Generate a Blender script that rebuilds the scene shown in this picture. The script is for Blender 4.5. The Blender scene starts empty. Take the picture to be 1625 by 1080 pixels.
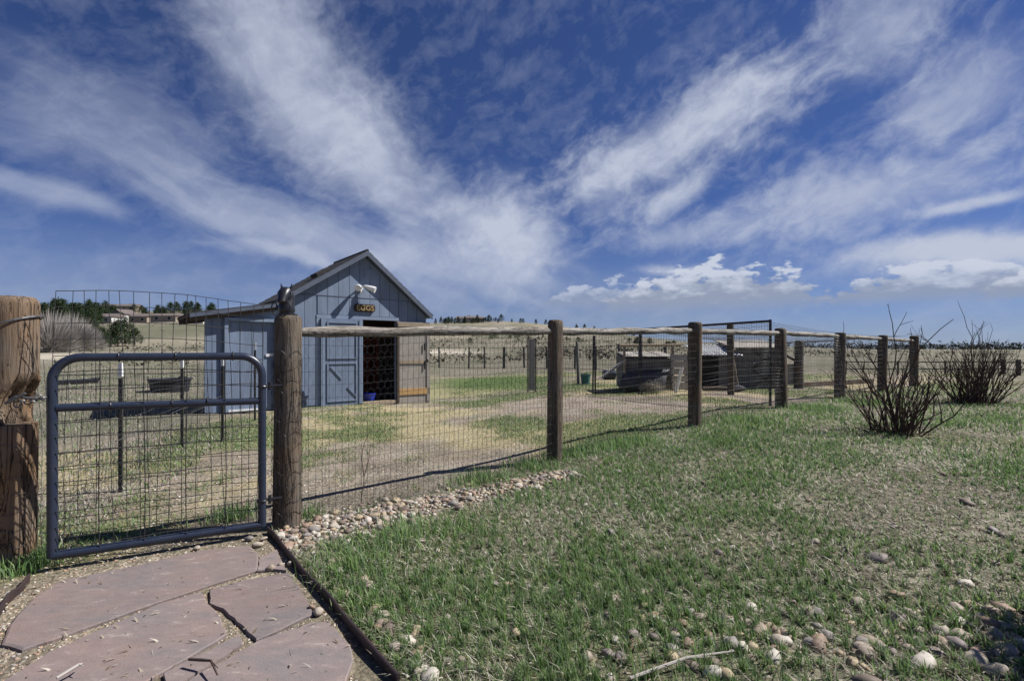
import bpy, bmesh, math, random
import numpy as np
from mathutils import Vector, Matrix, Quaternion, noise as mnoise
R = math.radians
rng = np.random.default_rng(11); random.seed(5)
sc = bpy.context.scene
COL = sc.collection

# ------------------------------------------------------------------ camera
HC, FPX, W, HH, HOR = 1.35, 770.0, 1625.0, 1080.0, 553.0
cam = bpy.data.cameras.new('camera'); camo = bpy.data.objects.new('camera', cam); COL.objects.link(camo)
camo.location = (0, 0, HC); camo.rotation_euler = (R(90), 0, 0)
cam.sensor_width = 36; cam.lens = 36 * FPX / W
cam.shift_y = (HOR - HH / 2) / W
cam.clip_start = 0.05; cam.clip_end = 9000
sc.camera = camo
sc.render.resolution_x, sc.render.resolution_y = 1024, 680
# ------------------------------------------------------------------ light
SUNH = Vector((.978, .17)).normalized(); SUNEL = R(50)
sun = bpy.data.lights.new('sun', 'SUN'); suno = bpy.data.objects.new('sun', sun); COL.objects.link(suno)
sun.energy = 5.0; sun.angle = R(.53); sun.color = (1, .965, .92)
sd = Vector((SUNH.x * math.cos(SUNEL), SUNH.y * math.cos(SUNEL), math.sin(SUNEL)))
suno.rotation_euler = sd.to_track_quat('Z', 'Y').to_euler(); suno.location = (20, 5, 30)
sc.view_settings.view_transform = 'Standard'; sc.view_settings.look = 'None'
sc.view_settings.gamma = 1; sc.view_settings.exposure = 0.55
sc.view_settings.use_curve_mapping = False

class NT:
    """small helper to write node graphs"""
    def __init__(s, tree): s.t = tree; s.n = tree.nodes; s.l = tree.links
    def node(s, ty, **kw):
        n = s.n.new(ty)
        for k, v in kw.items(): setattr(n, k, v)
        return n
    def put(s, sock, v):
        if isinstance(v, bpy.types.NodeSocket): s.l.new(v, sock)
        elif v is not None: sock.default_value = v
    def m(s, op, a, b=None, c=None, clamp=False):
        n = s.node('ShaderNodeMath', operation=op, use_clamp=clamp)
        for i, v in enumerate((a, b, c)):
            if v is not None: s.put(n.inputs[i], v)
        return n.outputs[0]
    def mix(s, f, a, b, mode='MIX'):
        n = s.node('ShaderNodeMix', data_type='RGBA', blend_type=mode)
        s.put(n.inputs[0], f)
        for i, v in ((6, a), (7, b)):
            if isinstance(v, tuple) and len(v) == 3: v = (*v, 1)
            s.put(n.inputs[i], v)
        return n.outputs[2]
    def noise(s, vec, scale, detail=4, rough=.55, dist=0):
        n = s.node('ShaderNodeTexNoise'); s.put(n.inputs['Vector'], vec)
        n.inputs['Scale'].default_value = scale; n.inputs['Detail'].default_value = detail
        n.inputs['Roughness'].default_value = rough; n.inputs['Distortion'].default_value = dist
        return n.outputs['Fac']
    def mapr(s, v, a, b, c=0, d=1, smooth=False):
        n = s.node('ShaderNodeMapRange', interpolation_type='SMOOTHSTEP' if smooth else 'LINEAR')
        s.put(n.inputs[0], v)
        for i, x in enumerate((a, b, c, d)): n.inputs[i + 1].default_value = x
        return n.outputs[0]
    def xyz(s, x, y, z=0.0):
        n = s.node('ShaderNodeCombineXYZ')
        for i, v in enumerate((x, y, z)): s.put(n.inputs[i], v)
        return n.outputs[0]

# world: clear deep-blue sky with wind-drawn cirrus and a low cumulus bank
def azel(px, py):
    d = Vector(((px - W / 2) / FPX, 1, (HOR - py) / FPX)).normalized()
    return math.atan2(d.x, d.y), math.asin(d.z)
world = bpy.data.worlds.new('World'); sc.world = world; world.use_nodes = True
world.cycles.sampling_method = 'MANUAL'; world.cycles.sample_map_resolution = 512
g = NT(world.node_tree); g.n.clear()
sky = g.node('ShaderNodeTexSky', sky_type='NISHITA', sun_disc=False, sun_elevation=SUNEL,
             sun_rotation=math.atan2(SUNH.x, SUNH.y), altitude=2100, air_density=1.0, dust_density=.3, ozone_density=3.0)
tc = g.node('ShaderNodeTexCoord'); sep = g.node('ShaderNodeSeparateXYZ'); g.l.new(tc.outputs['Generated'], sep.inputs[0])
AZ = g.m('ARCTAN2', sep.outputs[0], sep.outputs[1]); EL = g.m('ARCSINE', sep.outputs[2])
aev = g.xyz(AZ, EL)
wn = g.node('ShaderNodeTexNoise'); g.put(wn.inputs['Vector'], aev); wn.inputs['Scale'].default_value = 6; wn.inputs['Detail'].default_value = 5
wsep = g.node('ShaderNodeSeparateColor'); g.l.new(wn.outputs['Color'], wsep.inputs[0])
AZw = g.m('ADD', AZ, g.m('MULTIPLY', g.m('SUBTRACT', wsep.outputs[0], .5), .085))
ELw = g.m('ADD', EL, g.m('MULTIPLY', g.m('SUBTRACT', wsep.outputs[1], .5), .065))
# x1,y1,x2,y2, half width px, strength, streakiness(along,across)
CL = [(300, -90, 640, 300, 88, .80, 5, 11), (520, 150, 720, 390, 70, .55, 6, 12), (730, 325, 885, 420, 72, 1.0, 6, 9), (700, 300, 760, 400, 40, .5, 6, 9),
      (200, 275, 660, 425, 42, .62, 3, 16), (-60, 268, 200, 335, 15, .40, 3, 16), (320, 372, 560, 425, 15, .55, 3, 18),
      (-60, 110, 360, 285, 60, .36, 3, 14), (880, 300, 1330, 75, 50, .90, 9, 14), (1290, 110, 1500, -40, 62, .52, 7, 14),
      (1005, 345, 1140, 268, 27, .80, 3, 6), (1130, 365, 1660, 225, 52, .66, 4, 18), (1380, 200, 1660, 80, 58, .50, 4, 16),
      (1445, 342, 1640, 298, 9, .80, 2, 8), (1320, 412, 1850, 384, 25, 1.0, 2, 8), (1400, 402, 1850, 390, 18, .9, 2, 8), (560, 405, 900, 440, 48, .55, 4, 10),
      (900, 335, 1010, 270, 60, .35, 6, 12), (950, 380, 1250, 350, 26, .40, 4, 16), (1000, 430, 1130, 425, 8, .6, 3, 9)]
def rotn(deg, ka, kb, seed, det=5, rough=.54):
    th = R(deg); a = g.m('ADD', g.m('MULTIPLY', AZw, math.cos(th)), g.m('MULTIPLY', ELw, math.sin(th)))
    b = g.m('SUBTRACT', g.m('MULTIPLY', ELw, math.cos(th)), g.m('MULTIPLY', AZw, math.sin(th)))
    return g.noise(g.xyz(g.m('MULTIPLY', a, ka), g.m('MULTIPLY', b, kb), seed), 1.0, det, rough, .2)
puff = rotn(20, 26, 34, 5.0, 5, .62)
FAM = {0: g.m('ADD', g.m('MULTIPLY', rotn(-35, 8, 15, 1.0), .7), g.m('MULTIPLY', puff, .3)), 1: rotn(-18, 5, 22, 2.0), 2: g.m('ADD', g.m('MULTIPLY', rotn(26, 6, 20, 3.0), .5), g.m('MULTIPLY', puff, .5))}
dens = None
for (x1, y1, x2, y2, w, st, ka, kb) in CL:
    a1, e1 = azel(x1, y1); a2, e2 = azel(x2, y2)
    ca, ce = (a1 + a2) / 2, (e1 + e2) / 2
    L = math.hypot(a2 - a1, e2 - e1) / 2; th = math.atan2(e2 - e1, a2 - a1); wd = w / FPX * .9
    fam = 2 if th > 0 else (0 if th < -.55 else 1)
    if kb < 10: fam = 3
    da = g.m('SUBTRACT', AZw, ca); de = g.m('SUBTRACT', ELw, ce)
    a = g.m('ADD', g.m('MULTIPLY', da, math.cos(th) / (L * 1.05)), g.m('MULTIPLY', de, math.sin(th) / (L * 1.05)))
    b = g.m('SUBTRACT', g.m('MULTIPLY', de, math.cos(th) / (wd * 1.25)), g.m('MULTIPLY', da, math.sin(th) / (wd * 1.25)))
    r2 = g.m('ADD', g.m('POWER', g.m('ABSOLUTE', a), 3), g.m('MULTIPLY', b, b))
    mask = g.m('EXPONENT', g.m('MULTIPLY', r2, -1))
    nz = puff if fam == 3 else FAM[fam]
    k = .6 if fam == 3 else (1.55 if fam == 2 else 1.15)
    dd = g.m('MULTIPLY', g.mapr(g.m('ADD', mask, g.m('MULTIPLY', g.m('SUBTRACT', nz, .52), k)), .10, 1.08, 0, 1, True), g.m('MULTIPLY', g.m('POWER', mask, .35), st))
    dens = dd if dens is None else g.m('SUBTRACT', g.m('ADD', dens, dd), g.m('MULTIPLY', dens, dd))
# thin wisps all round the sky
wsp = FAM[2]
dens = g.m('ADD', dens, g.mapr(wsp, .46, .72, 0, .20), clamp=True)
# low haze and cumulus near the horizon
hz = g.m('MULTIPLY', g.mapr(EL, .0, .26, .72, 0, True), g.mapr(g.noise(g.xyz(g.m('MULTIPLY', AZ, 2.0), g.m('MULTIPLY', EL, 9.0), 3.0), 1.5, 4), .35, .6, .45, 1))
cun = g.noise(g.xyz(g.m('MULTIPLY', AZ, 1.0), g.m('MULTIPLY', EL, 2.0), 7.0), 22, 6, .58)
def bank(x1, x2, ytop, ybot, st):
    a1, _ = azel(x1, ytop); a2, _ = azel(x2, ytop); et = azel((x1 + x2) / 2, ytop)[1]; eb = azel((x1 + x2) / 2, ybot)[1]
    u = g.m('DIVIDE', g.m('SUBTRACT', AZ, (a1 + a2) / 2), (a2 - a1) / 2)
    v = g.m('DIVIDE', g.m('SUBTRACT', EL, eb), et - eb)
    top = g.m('SUBTRACT', g.m('ADD', g.m('SUBTRACT', 1.0, g.m('POWER', g.m('ABSOLUTE', u), 2.5)), g.m('MULTIPLY', g.m('SUBTRACT', cun, .5), 2.6)), v)
    md = g.m('MULTIPLY', g.mapr(top, -.05, .22, 0, 1, True), g.mapr(v, -.35, .15, 0, 1, True))
    lit = g.mapr(g.m('ADD', v, g.m('MULTIPLY', g.m('SUBTRACT', cun, .5), 2.2)), .1, .95, 0, 1, True)
    return g.m('MULTIPLY', md, st), lit
SKYMUL, CLOUD = (.38, .46, .72), (5.2, 5.7, 7.0)
skyc = g.mix(1.0, sky.outputs[0], SKYMUL, 'MULTIPLY')
c = g.mix(hz, skyc, (3.1, 3.65, 5.0))
c = g.mix(dens, c, CLOUD)
for args in ((960, 1320, 420, 480, .92), (1310, 1720, 412, 466, .85), (1540, 1850, 420, 462, .75), (860, 1120, 448, 480, .6)):
    md, lit = bank(*args)
    c = g.mix(md, c, g.mix(lit, (3.0, 3.5, 4.7), (6.1, 6.6, 7.7)))
bg = g.node('ShaderNodeBackground'); g.l.new(c, bg.inputs[0]); bg.inputs[1].default_value = .067
wo = g.node('ShaderNodeOutputWorld'); g.l.new(bg.outputs[0], wo.inputs[0])

# ------------------------------------------------------------------ materials
def newmat(name):
    m = bpy.data.materials.new(name); m.use_nodes = True
    g = NT(m.node_tree); b = g.n['Principled BSDF']; return m, g, b
def mat(name, c1, c2=None, rough=.7, scale=8, metal=0, bump=.2, stretch=(1, 1, 1), spec=.4, rnd=0, bscale=None):
    m, g, b = newmat(name)
    tc = g.node('ShaderNodeTexCoord'); mp = g.node('ShaderNodeMapping'); g.l.new(tc.outputs['Object'], mp.inputs[0])
    mp.inputs['Scale'].default_value = stretch
    nz = g.noise(mp.outputs[0], scale, 6, .6)
    c2 = c2 or tuple(x * .7 for x in c1)
    col = g.mix(g.mapr(nz, .3, .7), c1, c2)
    if rnd:
        oi = g.node('ShaderNodeObjectInfo')
        hs = g.node('ShaderNodeHueSaturation'); g.l.new(col, hs.inputs['Color'])
        g.put(hs.inputs['Value'], g.mapr(oi.outputs['Random'], 0, 1, 1 - rnd, 1 + rnd)); col = hs.outputs[0]
    g.l.new(col, b.inputs['Base Color']); b.inputs['Roughness'].default_value = rough
    b.inputs['Metallic'].default_value = metal; b.inputs['Specular IOR Level'].default_value = spec
    if bump:
        bn = g.node('ShaderNodeBump'); bn.inputs['Strength'].default_value = bump; bn.inputs['Distance'].default_value = .01
        n2 = g.noise(mp.outputs[0], bscale or scale * 3, 5, .6); g.l.new(n2, bn.inputs['Height']); g.l.new(bn.outputs[0], b.inputs['Normal'])
    return m
def woodmat(name, warm, grey, dark, gmix=.5, vert=True, crack=.6):
    m, g, b = newmat(name)
    tc = g.node('ShaderNodeTexCoord'); mp = g.node('ShaderNodeMapping'); g.l.new(tc.outputs['Object'], mp.inputs[0])
    mp.inputs['Scale'].default_value = (1, 1, .07) if vert else (.07, .07, 1)
    big = g.noise(tc.outputs['Object'], 2.6, 4, .6)
    fine = g.noise(mp.outputs[0], 55, 6, .7, .4)
    ck = g.noise(mp.outputs[0], 16, 5, .75, 1.2)
    col = g.mix(g.mapr(big, gmix - .16, gmix + .16), warm, grey)
    col = g.mix(g.mapr(fine, .35, .75, 0, .55), col, dark)
    cr = g.mapr(g.m('ABSOLUTE', g.m('SUBTRACT', ck, .5)), .0, .022, 1, 0)
    col = g.mix(g.m('MULTIPLY', cr, crack), col, tuple(x * .25 for x in dark))
    g.l.new(col, b.inputs['Base Color']); b.inputs['Roughness'].default_value = .85; b.inputs['Specular IOR Level'].default_value = .2
    bn = g.node('ShaderNodeBump'); bn.inputs['Strength'].default_value = .8; bn.inputs['Distance'].default_value = .012
    g.l.new(g.m('SUBTRACT', fine, g.m('MULTIPLY', cr, 1.2)), bn.inputs['Height']); g.l.new(bn.outputs[0], b.inputs['Normal'])
    return m
def attrmat(name, rough=.8, spec=.25, trans=0, nscale=None, bump=0, bdist=.01):
    """colour from the per-piece attribute tint"""
    m, g, b = newmat(name)
    at = g.node('ShaderNodeAttribute', attribute_name='tint'); col = at.outputs['Color']
    if nscale:
        tc = g.node('ShaderNodeTexCoord'); nz = g.noise(tc.outputs['Object'], nscale, 6, .65)
        col = g.mix(1.0, col, g.mix(g.mapr(nz, .25, .75), (.6, .6, .6), (1.35, 1.35, 1.35)), 'MULTIPLY')
        if bump:
            bn = g.node('ShaderNodeBump'); bn.inputs['Strength'].default_value = bump; bn.inputs['Distance'].default_value = bdist
            g.l.new(nz, bn.inputs['Height']); g.l.new(bn.outputs[0], b.inputs['Normal'])
    g.l.new(col, b.inputs['Base Color']); b.inputs['Roughness'].default_value = rough; b.inputs['Specular IOR Level'].default_value = spec
    if trans:
        t = g.node('ShaderNodeBsdfTranslucent'); g.l.new(col, t.inputs[0]); mx = g.node('ShaderNodeMixShader'); mx.inputs[0].default_value = trans
        g.l.new(b.outputs[0], mx.inputs[1]); g.l.new(t.outputs[0], mx.inputs[2]); g.l.new(mx.outputs[0], g.n['Material Output'].inputs[0])
    return m
M = dict(
    post=woodmat('weathered_post', (.19, .125, .075), (.15, .135, .115), (.042, .032, .025), .45, True, .8),
    gatepost=woodmat('gate_post', (.25, .14, .062), (.21, .175, .14), (.06, .04, .026), .47, True, 1.0),
    rail=woodmat('rail', (.29, .255, .21), (.38, .36, .325), (.12, .105, .09), .5, False, .7),
    plank=mat('raw_plank', (.36, .29, .20), (.26, .21, .15), .85, 6, stretch=(1, 1, .2)),
    ply=mat('plywood', (.36, .33, .29), (.28, .255, .22), .85, 5),
    newwood=mat('fresh_board', (.50, .31, .12), (.42, .26, .11), .8, 8),
    siding=mat('blue_siding', (.185, .235, .33), (.135, .175, .25), .78, 3.0, bump=.3, stretch=(3, 3, .5), bscale=30, rnd=.07),
    trim=mat('blue_trim', (.20, .25, .335), (.165, .21, .29), .65, 5),
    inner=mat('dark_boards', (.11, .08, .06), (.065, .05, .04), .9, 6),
    red=mat('red_boards', (.23, .045, .025), (.12, .03, .02), .8, 8),
    shingle=mat('shingle', (.055, .055, .058), (.03, .03, .033), .95, 14, bump=.8),
    fascia=mat('fascia', (.095, .115, .16), (.07, .085, .12), .7, 5),
    gate=mat('gate_paint', (.014, .022, .046), (.026, .033, .052), .36, 14, bump=.15, spec=.5),
    wire=mat('dark_wire', (.045, .045, .05), (.03, .028, .028), .5, 9, metal=.3, bump=0),
    galv=mat('galvanised_wire', (.17, .17, .175), (.11, .11, .11), .45, 9, metal=.5, bump=0),
    black=mat('black_metal', (.012, .012, .015), (.02, .02, .024), .35, 30, bump=.15, spec=.5),
    tpost=mat('dark_steel', (.025, .03, .027), (.045, .04, .035), .6, 12),
    white=mat('white_paint', (.75, .75, .75), (.6, .6, .6), .5, 8),
    edging=mat('edging', (.024, .017, .022), (.045, .028, .025), .55, 10, bump=.3),
    flag=mat('flagstone', (.235, .165, .150), (.185, .145, .142), .8, 2.6, bump=.35, bscale=28, rnd=.12),
    gold=mat('sign_letters', (.40, .28, .14), (.30, .21, .10), .6, 10),
    signb=mat('sign_board', (.025, .018, .014), (.04, .03, .02), .7, 10),
    teal=mat('teal_plastic', (.03, .16, .15), (.025, .12, .12), .5, 8),
    blue=mat('blue_plastic', (.02, .05, .42), (.02, .04, .34), .4, 8),
    tank=mat('black_plastic', (.018, .02, .028), (.03, .03, .035), .5, 8),
    twig=mat('bush_bark', (.095, .058, .045), (.05, .034, .029), .9, 20),
    palet=mat('pale_twig', (.42, .385, .35), (.32, .295, .27), .9, 3, bump=0),
    bark=mat('bark', (.06, .045, .03), (.04, .03, .02), .9, 6),
    needle=attrmat('needles', .85, .15), blade=attrmat('grass_blade', .6, .3, .38),
    stone=attrmat('stone_mix', .75, .3, 0, 30, .3, .004),
    corr=mat('corrugated', (.62, .62, .62), (.45, .45, .45), .45, 6, metal=.2),
    grey=mat('grey_boards', (.21, .195, .18), (.13, .12, .11), .9, 5, stretch=(1, 1, .3)),
    tarp=mat('dark_cover', (.045, .046, .06), (.07, .07, .075), .7, 5, bump=.5),
    pale=mat('pale_panel', (.48, .45, .39), (.38, .35, .3), .8, 5),
    straw=mat('tumbleweed', (.30, .27, .22), (.2, .18, .14), .9, 8),
    hwall=mat('house_wall', (.6, .58, .55), (.5, .48, .45), .8, .4), htan=mat('house_tan', (.34, .28, .22), (.28, .23, .18), .8, .4),
    hroof=mat('house_roof', (.16, .13, .12), (.1, .085, .08), .9, .5), pane=mat('window_pane', (.02, .025, .03), (.03, .035, .04), .1, 1, bump=0),
    hay=mat('straw_bits', (.45, .36, .17), (.33, .26, .13), .9, 30))
def flag_mat():
    m, g, b = newmat('flagstone'); tc = g.node('ShaderNodeTexCoord'); oi = g.node('ShaderNodeObjectInfo')
    mp = g.node('ShaderNodeMapping'); g.l.new(tc.outputs['Object'], mp.inputs[0]); mp.inputs['Rotation'].default_value = (0, 0, .5); mp.inputs['Scale'].default_value = (1, 2.2, 1)
    n1 = g.noise(mp.outputs[0], 1.7, 7, .62, .6); n2 = g.noise(mp.outputs[0], 9, 7, .68, .4); n3 = g.noise(tc.outputs['Object'], 130, 3, .6)
    col = g.mix(g.mapr(n1, .35, .65), (.215, .158, .142), (.16, .146, .147)); col = g.mix(g.mapr(n2, .35, .72, 0, .55), col, (.285, .22, .20))
    col = g.mix(g.mapr(n2, .60, .74, 0, .8), col, (.42, .38, .35)); col = g.mix(g.mapr(n3, .62, .75, 0, .5), col, (.13, .10, .09))
    hs = g.node('ShaderNodeHueSaturation'); g.l.new(col, hs.inputs['Color']); g.put(hs.inputs['Value'], g.mapr(oi.outputs['Random'], 0, 1, .85, 1.1))
    g.l.new(hs.outputs[0], b.inputs['Base Color']); b.inputs['Roughness'].default_value = .8; b.inputs['Specular IOR Level'].default_value = .3
    bn = g.node('ShaderNodeBump'); bn.inputs['Strength'].default_value = .6; bn.inputs['Distance'].default_value = .012; g.l.new(g.m('ADD', n2, g.m('MULTIPLY', n3, .25)), bn.inputs['Height']); g.l.new(bn.outputs[0], b.inputs['Normal'])
    return m
M['flag'] = flag_mat()
# cobble: tone from the object's own random number
def cobble_mat():
    m, g, b = newmat('cobble'); oi = g.node('ShaderNodeObjectInfo'); rp = g.node('ShaderNodeValToRGB')
    cols = [(.15, .118, .097), (.27, .22, .172), (.34, .295, .24), (.22, .20, .185), (.26, .185, .14), (.34, .275, .185), (.19, .16, .15), (.44, .405, .355), (.29, .245, .20)]
    rp.color_ramp.interpolation = 'CONSTANT'
    while len(rp.color_ramp.elements) < len(cols): rp.color_ramp.elements.new(.5)
    for i, (e, c) in enumerate(zip(rp.color_ramp.elements, cols)): e.position = i / len(cols); e.color = (*c, 1)
    g.l.new(oi.outputs['Random'], rp.inputs[0]); tc = g.node('ShaderNodeTexCoord')
    nz = g.noise(tc.outputs['Object'], 2.5, 6, .65)
    col = g.mix(1.0, rp.outputs[0], g.mix(g.mapr(nz, .25, .75), (.7, .68, .66), (1.2, 1.2, 1.2)), 'MULTIPLY')
    g.l.new(col, b.inputs['Base Color']); b.inputs['Roughness'].default_value = .65; b.inputs['Specular IOR Level'].default_value = .3
    return m
M['cobble'] = cobble_mat()

# ------------------------------------------------------------------ mesh helpers
def tag(o, label=None, cat=None, group=None, kind=None):
    for k, v in (('label', label), ('category', cat), ('group', group), ('kind', kind)):
        if v: o[k] = v
    return o
def thing(name, loc, label, cat, group=None):
    o = bpy.data.objects.new(name, None); COL.objects.link(o); o.location = loc; o.empty_display_size = .1
    return tag(o, label, cat, group)
def wloc(o):
    v = Vector(o.location)
    while o.parent: o = o.parent; v += Vector(o.location)
    return v
class MB:
    """collects geometry in world coordinates; build() makes ONE mesh object"""
    def __init__(s): s.v = []; s.f = []
    def add(s, vs, fs):
        k = len(s.v); s.v += [tuple(x) for x in vs]; s.f += [tuple(i + k for i in f) for f in fs]; return s
    def hexa(s, b, t):
        return s.add(list(b) + list(t), [(3, 2, 1, 0), (4, 5, 6, 7), (0, 1, 5, 4), (1, 2, 6, 5), (2, 3, 7, 6), (3, 0, 4, 7)])
    def box(s, c, size, ax=None):
        c = Vector(c); X, Y, Z = ax or (Vector((1, 0, 0)), Vector((0, 1, 0)), Vector((0, 0, 1)))
        X, Y, Z = X * size[0] / 2, Y * size[1] / 2, Z * size[2] / 2
        q = [(-1, -1), (1, -1), (1, 1), (-1, 1)]
        return s.hexa([c + X * i + Y * j - Z for i, j in q], [c + X * i + Y * j + Z for i, j in q])
    def bar(s, p, q, w, h):
        p, q = Vector(p), Vector(q); d = (q - p); L = d.length; d.normalize()
        up = Vector((0, 0, 1)) if abs(d.z) < .95 else Vector((0, 1, 0))
        x = d.cross(up).normalized(); z = x.cross(d)
        return s.box((p + q) / 2, (w, L, h), (x, d, z))
    def prism(s, poly, vec):
        n = len(poly); a = [Vector(p) for p in poly]; vec = Vector(vec)
        return s.add(a + [p + vec for p in a], [tuple(range(n))[::-1], tuple(range(n, 2 * n))] + [(i, (i + 1) % n, n + (i + 1) % n, n + i) for i in range(n)])
    def tube(s, pts, r, n=8, cap=True):
        pts = [Vector(p) for p in pts]; m = len(pts)
        rs = r if isinstance(r, (list, tuple)) else [r] * m
        t0 = (pts[1] - pts[0]).normalized(); ref = Vector((0, 0, 1)) if abs(t0.z) < .9 else Vector((1, 0, 0))
        x = t0.cross(ref).normalized(); vs = []
        for i in range(m):
            t = (pts[min(i + 1, m - 1)] - pts[max(i - 1, 0)]).normalized()
            x = (x - t * x.dot(t)).normalized(); y = t.cross(x)
            rr = rs[i] if isinstance(rs[i], tuple) else (rs[i], rs[i])
            vs += [pts[i] + x * rr[0] * math.cos(2 * math.pi * k / n) + y * rr[1] * math.sin(2 * math.pi * k / n) for k in range(n)]
        fs = [(i * n + k, i * n + (k + 1) % n, (i + 1) * n + (k + 1) % n, (i + 1) * n + k) for i in range(m - 1) for k in range(n)]
        if cap: fs += [tuple(range(n))[::-1], tuple(range((m - 1) * n, m * n))]
        return s.add(vs, fs)
    def ring(s, c, r, rt, axis, n=20, k=6):
        axis = Vector(axis).normalized(); a = axis.orthogonal().normalized(); b = axis.cross(a)
        vs = []; c = Vector(c)
        for i in range(n):
            d = a * math.cos(2 * math.pi * i / n) + b * math.sin(2 * math.pi * i / n)
            vs += [c + d * (r + rt * math.cos(2 * math.pi * j / k)) + axis * rt * math.sin(2 * math.pi * j / k) for j in range(k)]
        return s.add(vs, [(i * k + j, ((i + 1) % n) * k + j, ((i + 1) % n) * k + (j + 1) % k, i * k + (j + 1) % k) for i in range(n) for j in range(k)])
    def lathe(s, c, prof, n=16):
        c = Vector(c); vs = []; m = len(prof)
        for r, h in prof: vs += [c + Vector((r * math.cos(2 * math.pi * k / n), r * math.sin(2 * math.pi * k / n), h)) for k in range(n)]
        return s.add(vs, [(i * n + k, i * n + (k + 1) % n, (i + 1) * n + (k + 1) % n, (i + 1) * n + k) for i in range(m - 1) for k in range(n)] + [tuple(range(n))[::-1], tuple(range((m - 1) * n, m * n))])
    def build(s, name, m, parent=None, smooth=False, origin=None, bevel=0):
        o0 = wloc(parent) if parent else Vector(origin or (0, 0, 0))
        me = bpy.data.meshes.new(name); me.from_pydata([tuple(Vector(v) - o0) for v in s.v], [], s.f); me.update()
        bm = bmesh.new(); bm.from_mesh(me); bmesh.ops.recalc_face_normals(bm, faces=bm.faces); bm.to_mesh(me); bm.free()
        if smooth: me.shade_smooth(); me.set_sharp_from_angle(angle=R(42))
        me.materials.append(M[m] if isinstance(m, str) else m)
        o = bpy.data.objects.new(name, me); COL.objects.link(o)
        if parent: o.parent = parent
        else: o.location = o0
        if bevel:
            b = o.modifiers.new('bevel', 'BEVEL'); b.width = bevel; b.segments = 2; b.limit_method = 'ANGLE'
        return o
def copy_tree(o, parent=None):
    c = o.copy(); COL.objects.link(c); c.parent = parent
    for ch in [x for x in bpy.data.objects if x.parent == o]: copy_tree(ch, c)
    return c

# ------------------------------------------------------------------ terrain
def sst(a, b, x):
    t = np.clip((x - a) / (b - a), 0, 1); return t * t * (3 - 2 * t)
RIDGE_PX = [-3000, -400, 0, 90, 200, 340, 500, 690, 800, 900, 1000, 1100, 1250, 1400, 2200, 5000]
RIDGE_Y = [520, 503, 493, 490, 490, 494, 500, 505, 510, 519, 527, 537, 547, 552.5, 553, 553]
def height(x, y):
    x = np.asarray(x, float); y = np.asarray(y, float)
    d = np.hypot(x, y); yy = np.maximum(y, .05 * d + 1e-6)
    px = x / yy * FPX + W / 2
    ang = (HOR - np.interp(px, RIDGE_PX, RIDGE_Y)) / FPX * np.cos(np.arctan2(x, yy))
    ang = ang * sst(-.2, .3, y / np.maximum(d, 1e-6))
    t = np.clip((d - 36) / 330, 0, 1)
    hill = ang * 366 * (t ** 1.35) + 3.4 * sst(50, 150, d) * np.sin(x * .031 + 1) * np.sin(y * .023) * np.clip(ang * 14, 0, 1)
    near = .3 * sst(-2.5, 4.5, x) * (1 - .0 * d) - .12 * np.exp(-((x + 1.6) ** 2 + (y - 13) ** 2) / 5)
    near = near + .02 * np.sin(x * 1.7 + y) * np.sin(y * 1.3 - x * .6) * sst(3, 7, d) 
    near = near * (1 - sst(60, 200, d))
    return hill + near
def hz1(x, y): return float(height(x, y))
def G(px, py, up=0.0):
    """ground point that the photograph shows at this pixel"""
    p = Gv(px, py, up); return Vector((float(p[0]), float(p[1]), float(p[2])))
def Gv(px, py, up=0.0):
    px = np.asarray(px, float); py = np.asarray(py, float); z = np.full(px.shape, 5.0)
    for _ in range(16):
        x = (px - W / 2) / FPX * z; z = .35 * z + .65 * (HC - height(x, z) - up) * FPX / np.maximum(py - HOR, 2)
    x = (px - W / 2) / FPX * z
    return np.stack([x, z, height(x, z) + up], -1)
P0 = Vector((-1.71, 3.686)); DP = Vector((2.18, 1.673)); FD = DP.normalized(); FN = Vector((-FD.y, FD.x))
E0, E1 = G(425, 845), G(632, 1085)
def sf(x, y): return (x - P0.x) * FN.x + (y - P0.y) * FN.y           # + behind the fence
ED = Vector((E1.x - E0.x, E1.y - E0.y)).normalized()
def se(x, y): return -(x - E0.x) * ED.y + (y - E0.y) * ED.x           # >0 right side of the edging (lawn)
def vnoise(x, y, s, seed=0):
    """cheap smooth noise on arrays: sum of rotated sines"""
    r = np.random.default_rng(seed); o = 0; a = 1; tot = 0
    for k in range(5):
        for _ in range(3):
            th = r.uniform(0, 6.28); ph = r.uniform(0, 6.28); f = s * (1.9 ** k) * r.uniform(.8, 1.25)
            o = o + a * np.sin((x * math.cos(th) + y * math.sin(th)) * f + ph + 1.3 * np.sin((x * math.sin(th) - y * math.cos(th)) * f * .7 + ph * 2))
        tot += a * 1.7; a *= .62
    return o / tot
az = np.concatenate([np.arange(-56, 56, .28), np.arange(56, 304, 4)]) * math.pi / 180
rr = [.4]
while rr[-1] < 5200: rr.append(rr[-1] * (1.024 if rr[-1] < 400 else 1.12))
rr = np.array(rr); A, RR = np.meshgrid(az, rr)
X = RR * np.sin(A); Y = RR * np.cos(A); Z = height(X, Y)
na, nr = len(az), len(rr)
vid = np.arange(na * nr).reshape(nr, na)
q = np.stack([vid[:-1, :], np.roll(vid, -1, 1)[:-1, :], np.roll(vid, -1, 1)[1:, :], vid[1:, :]], -1).reshape(-1, 4)[:, ::-1]
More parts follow.
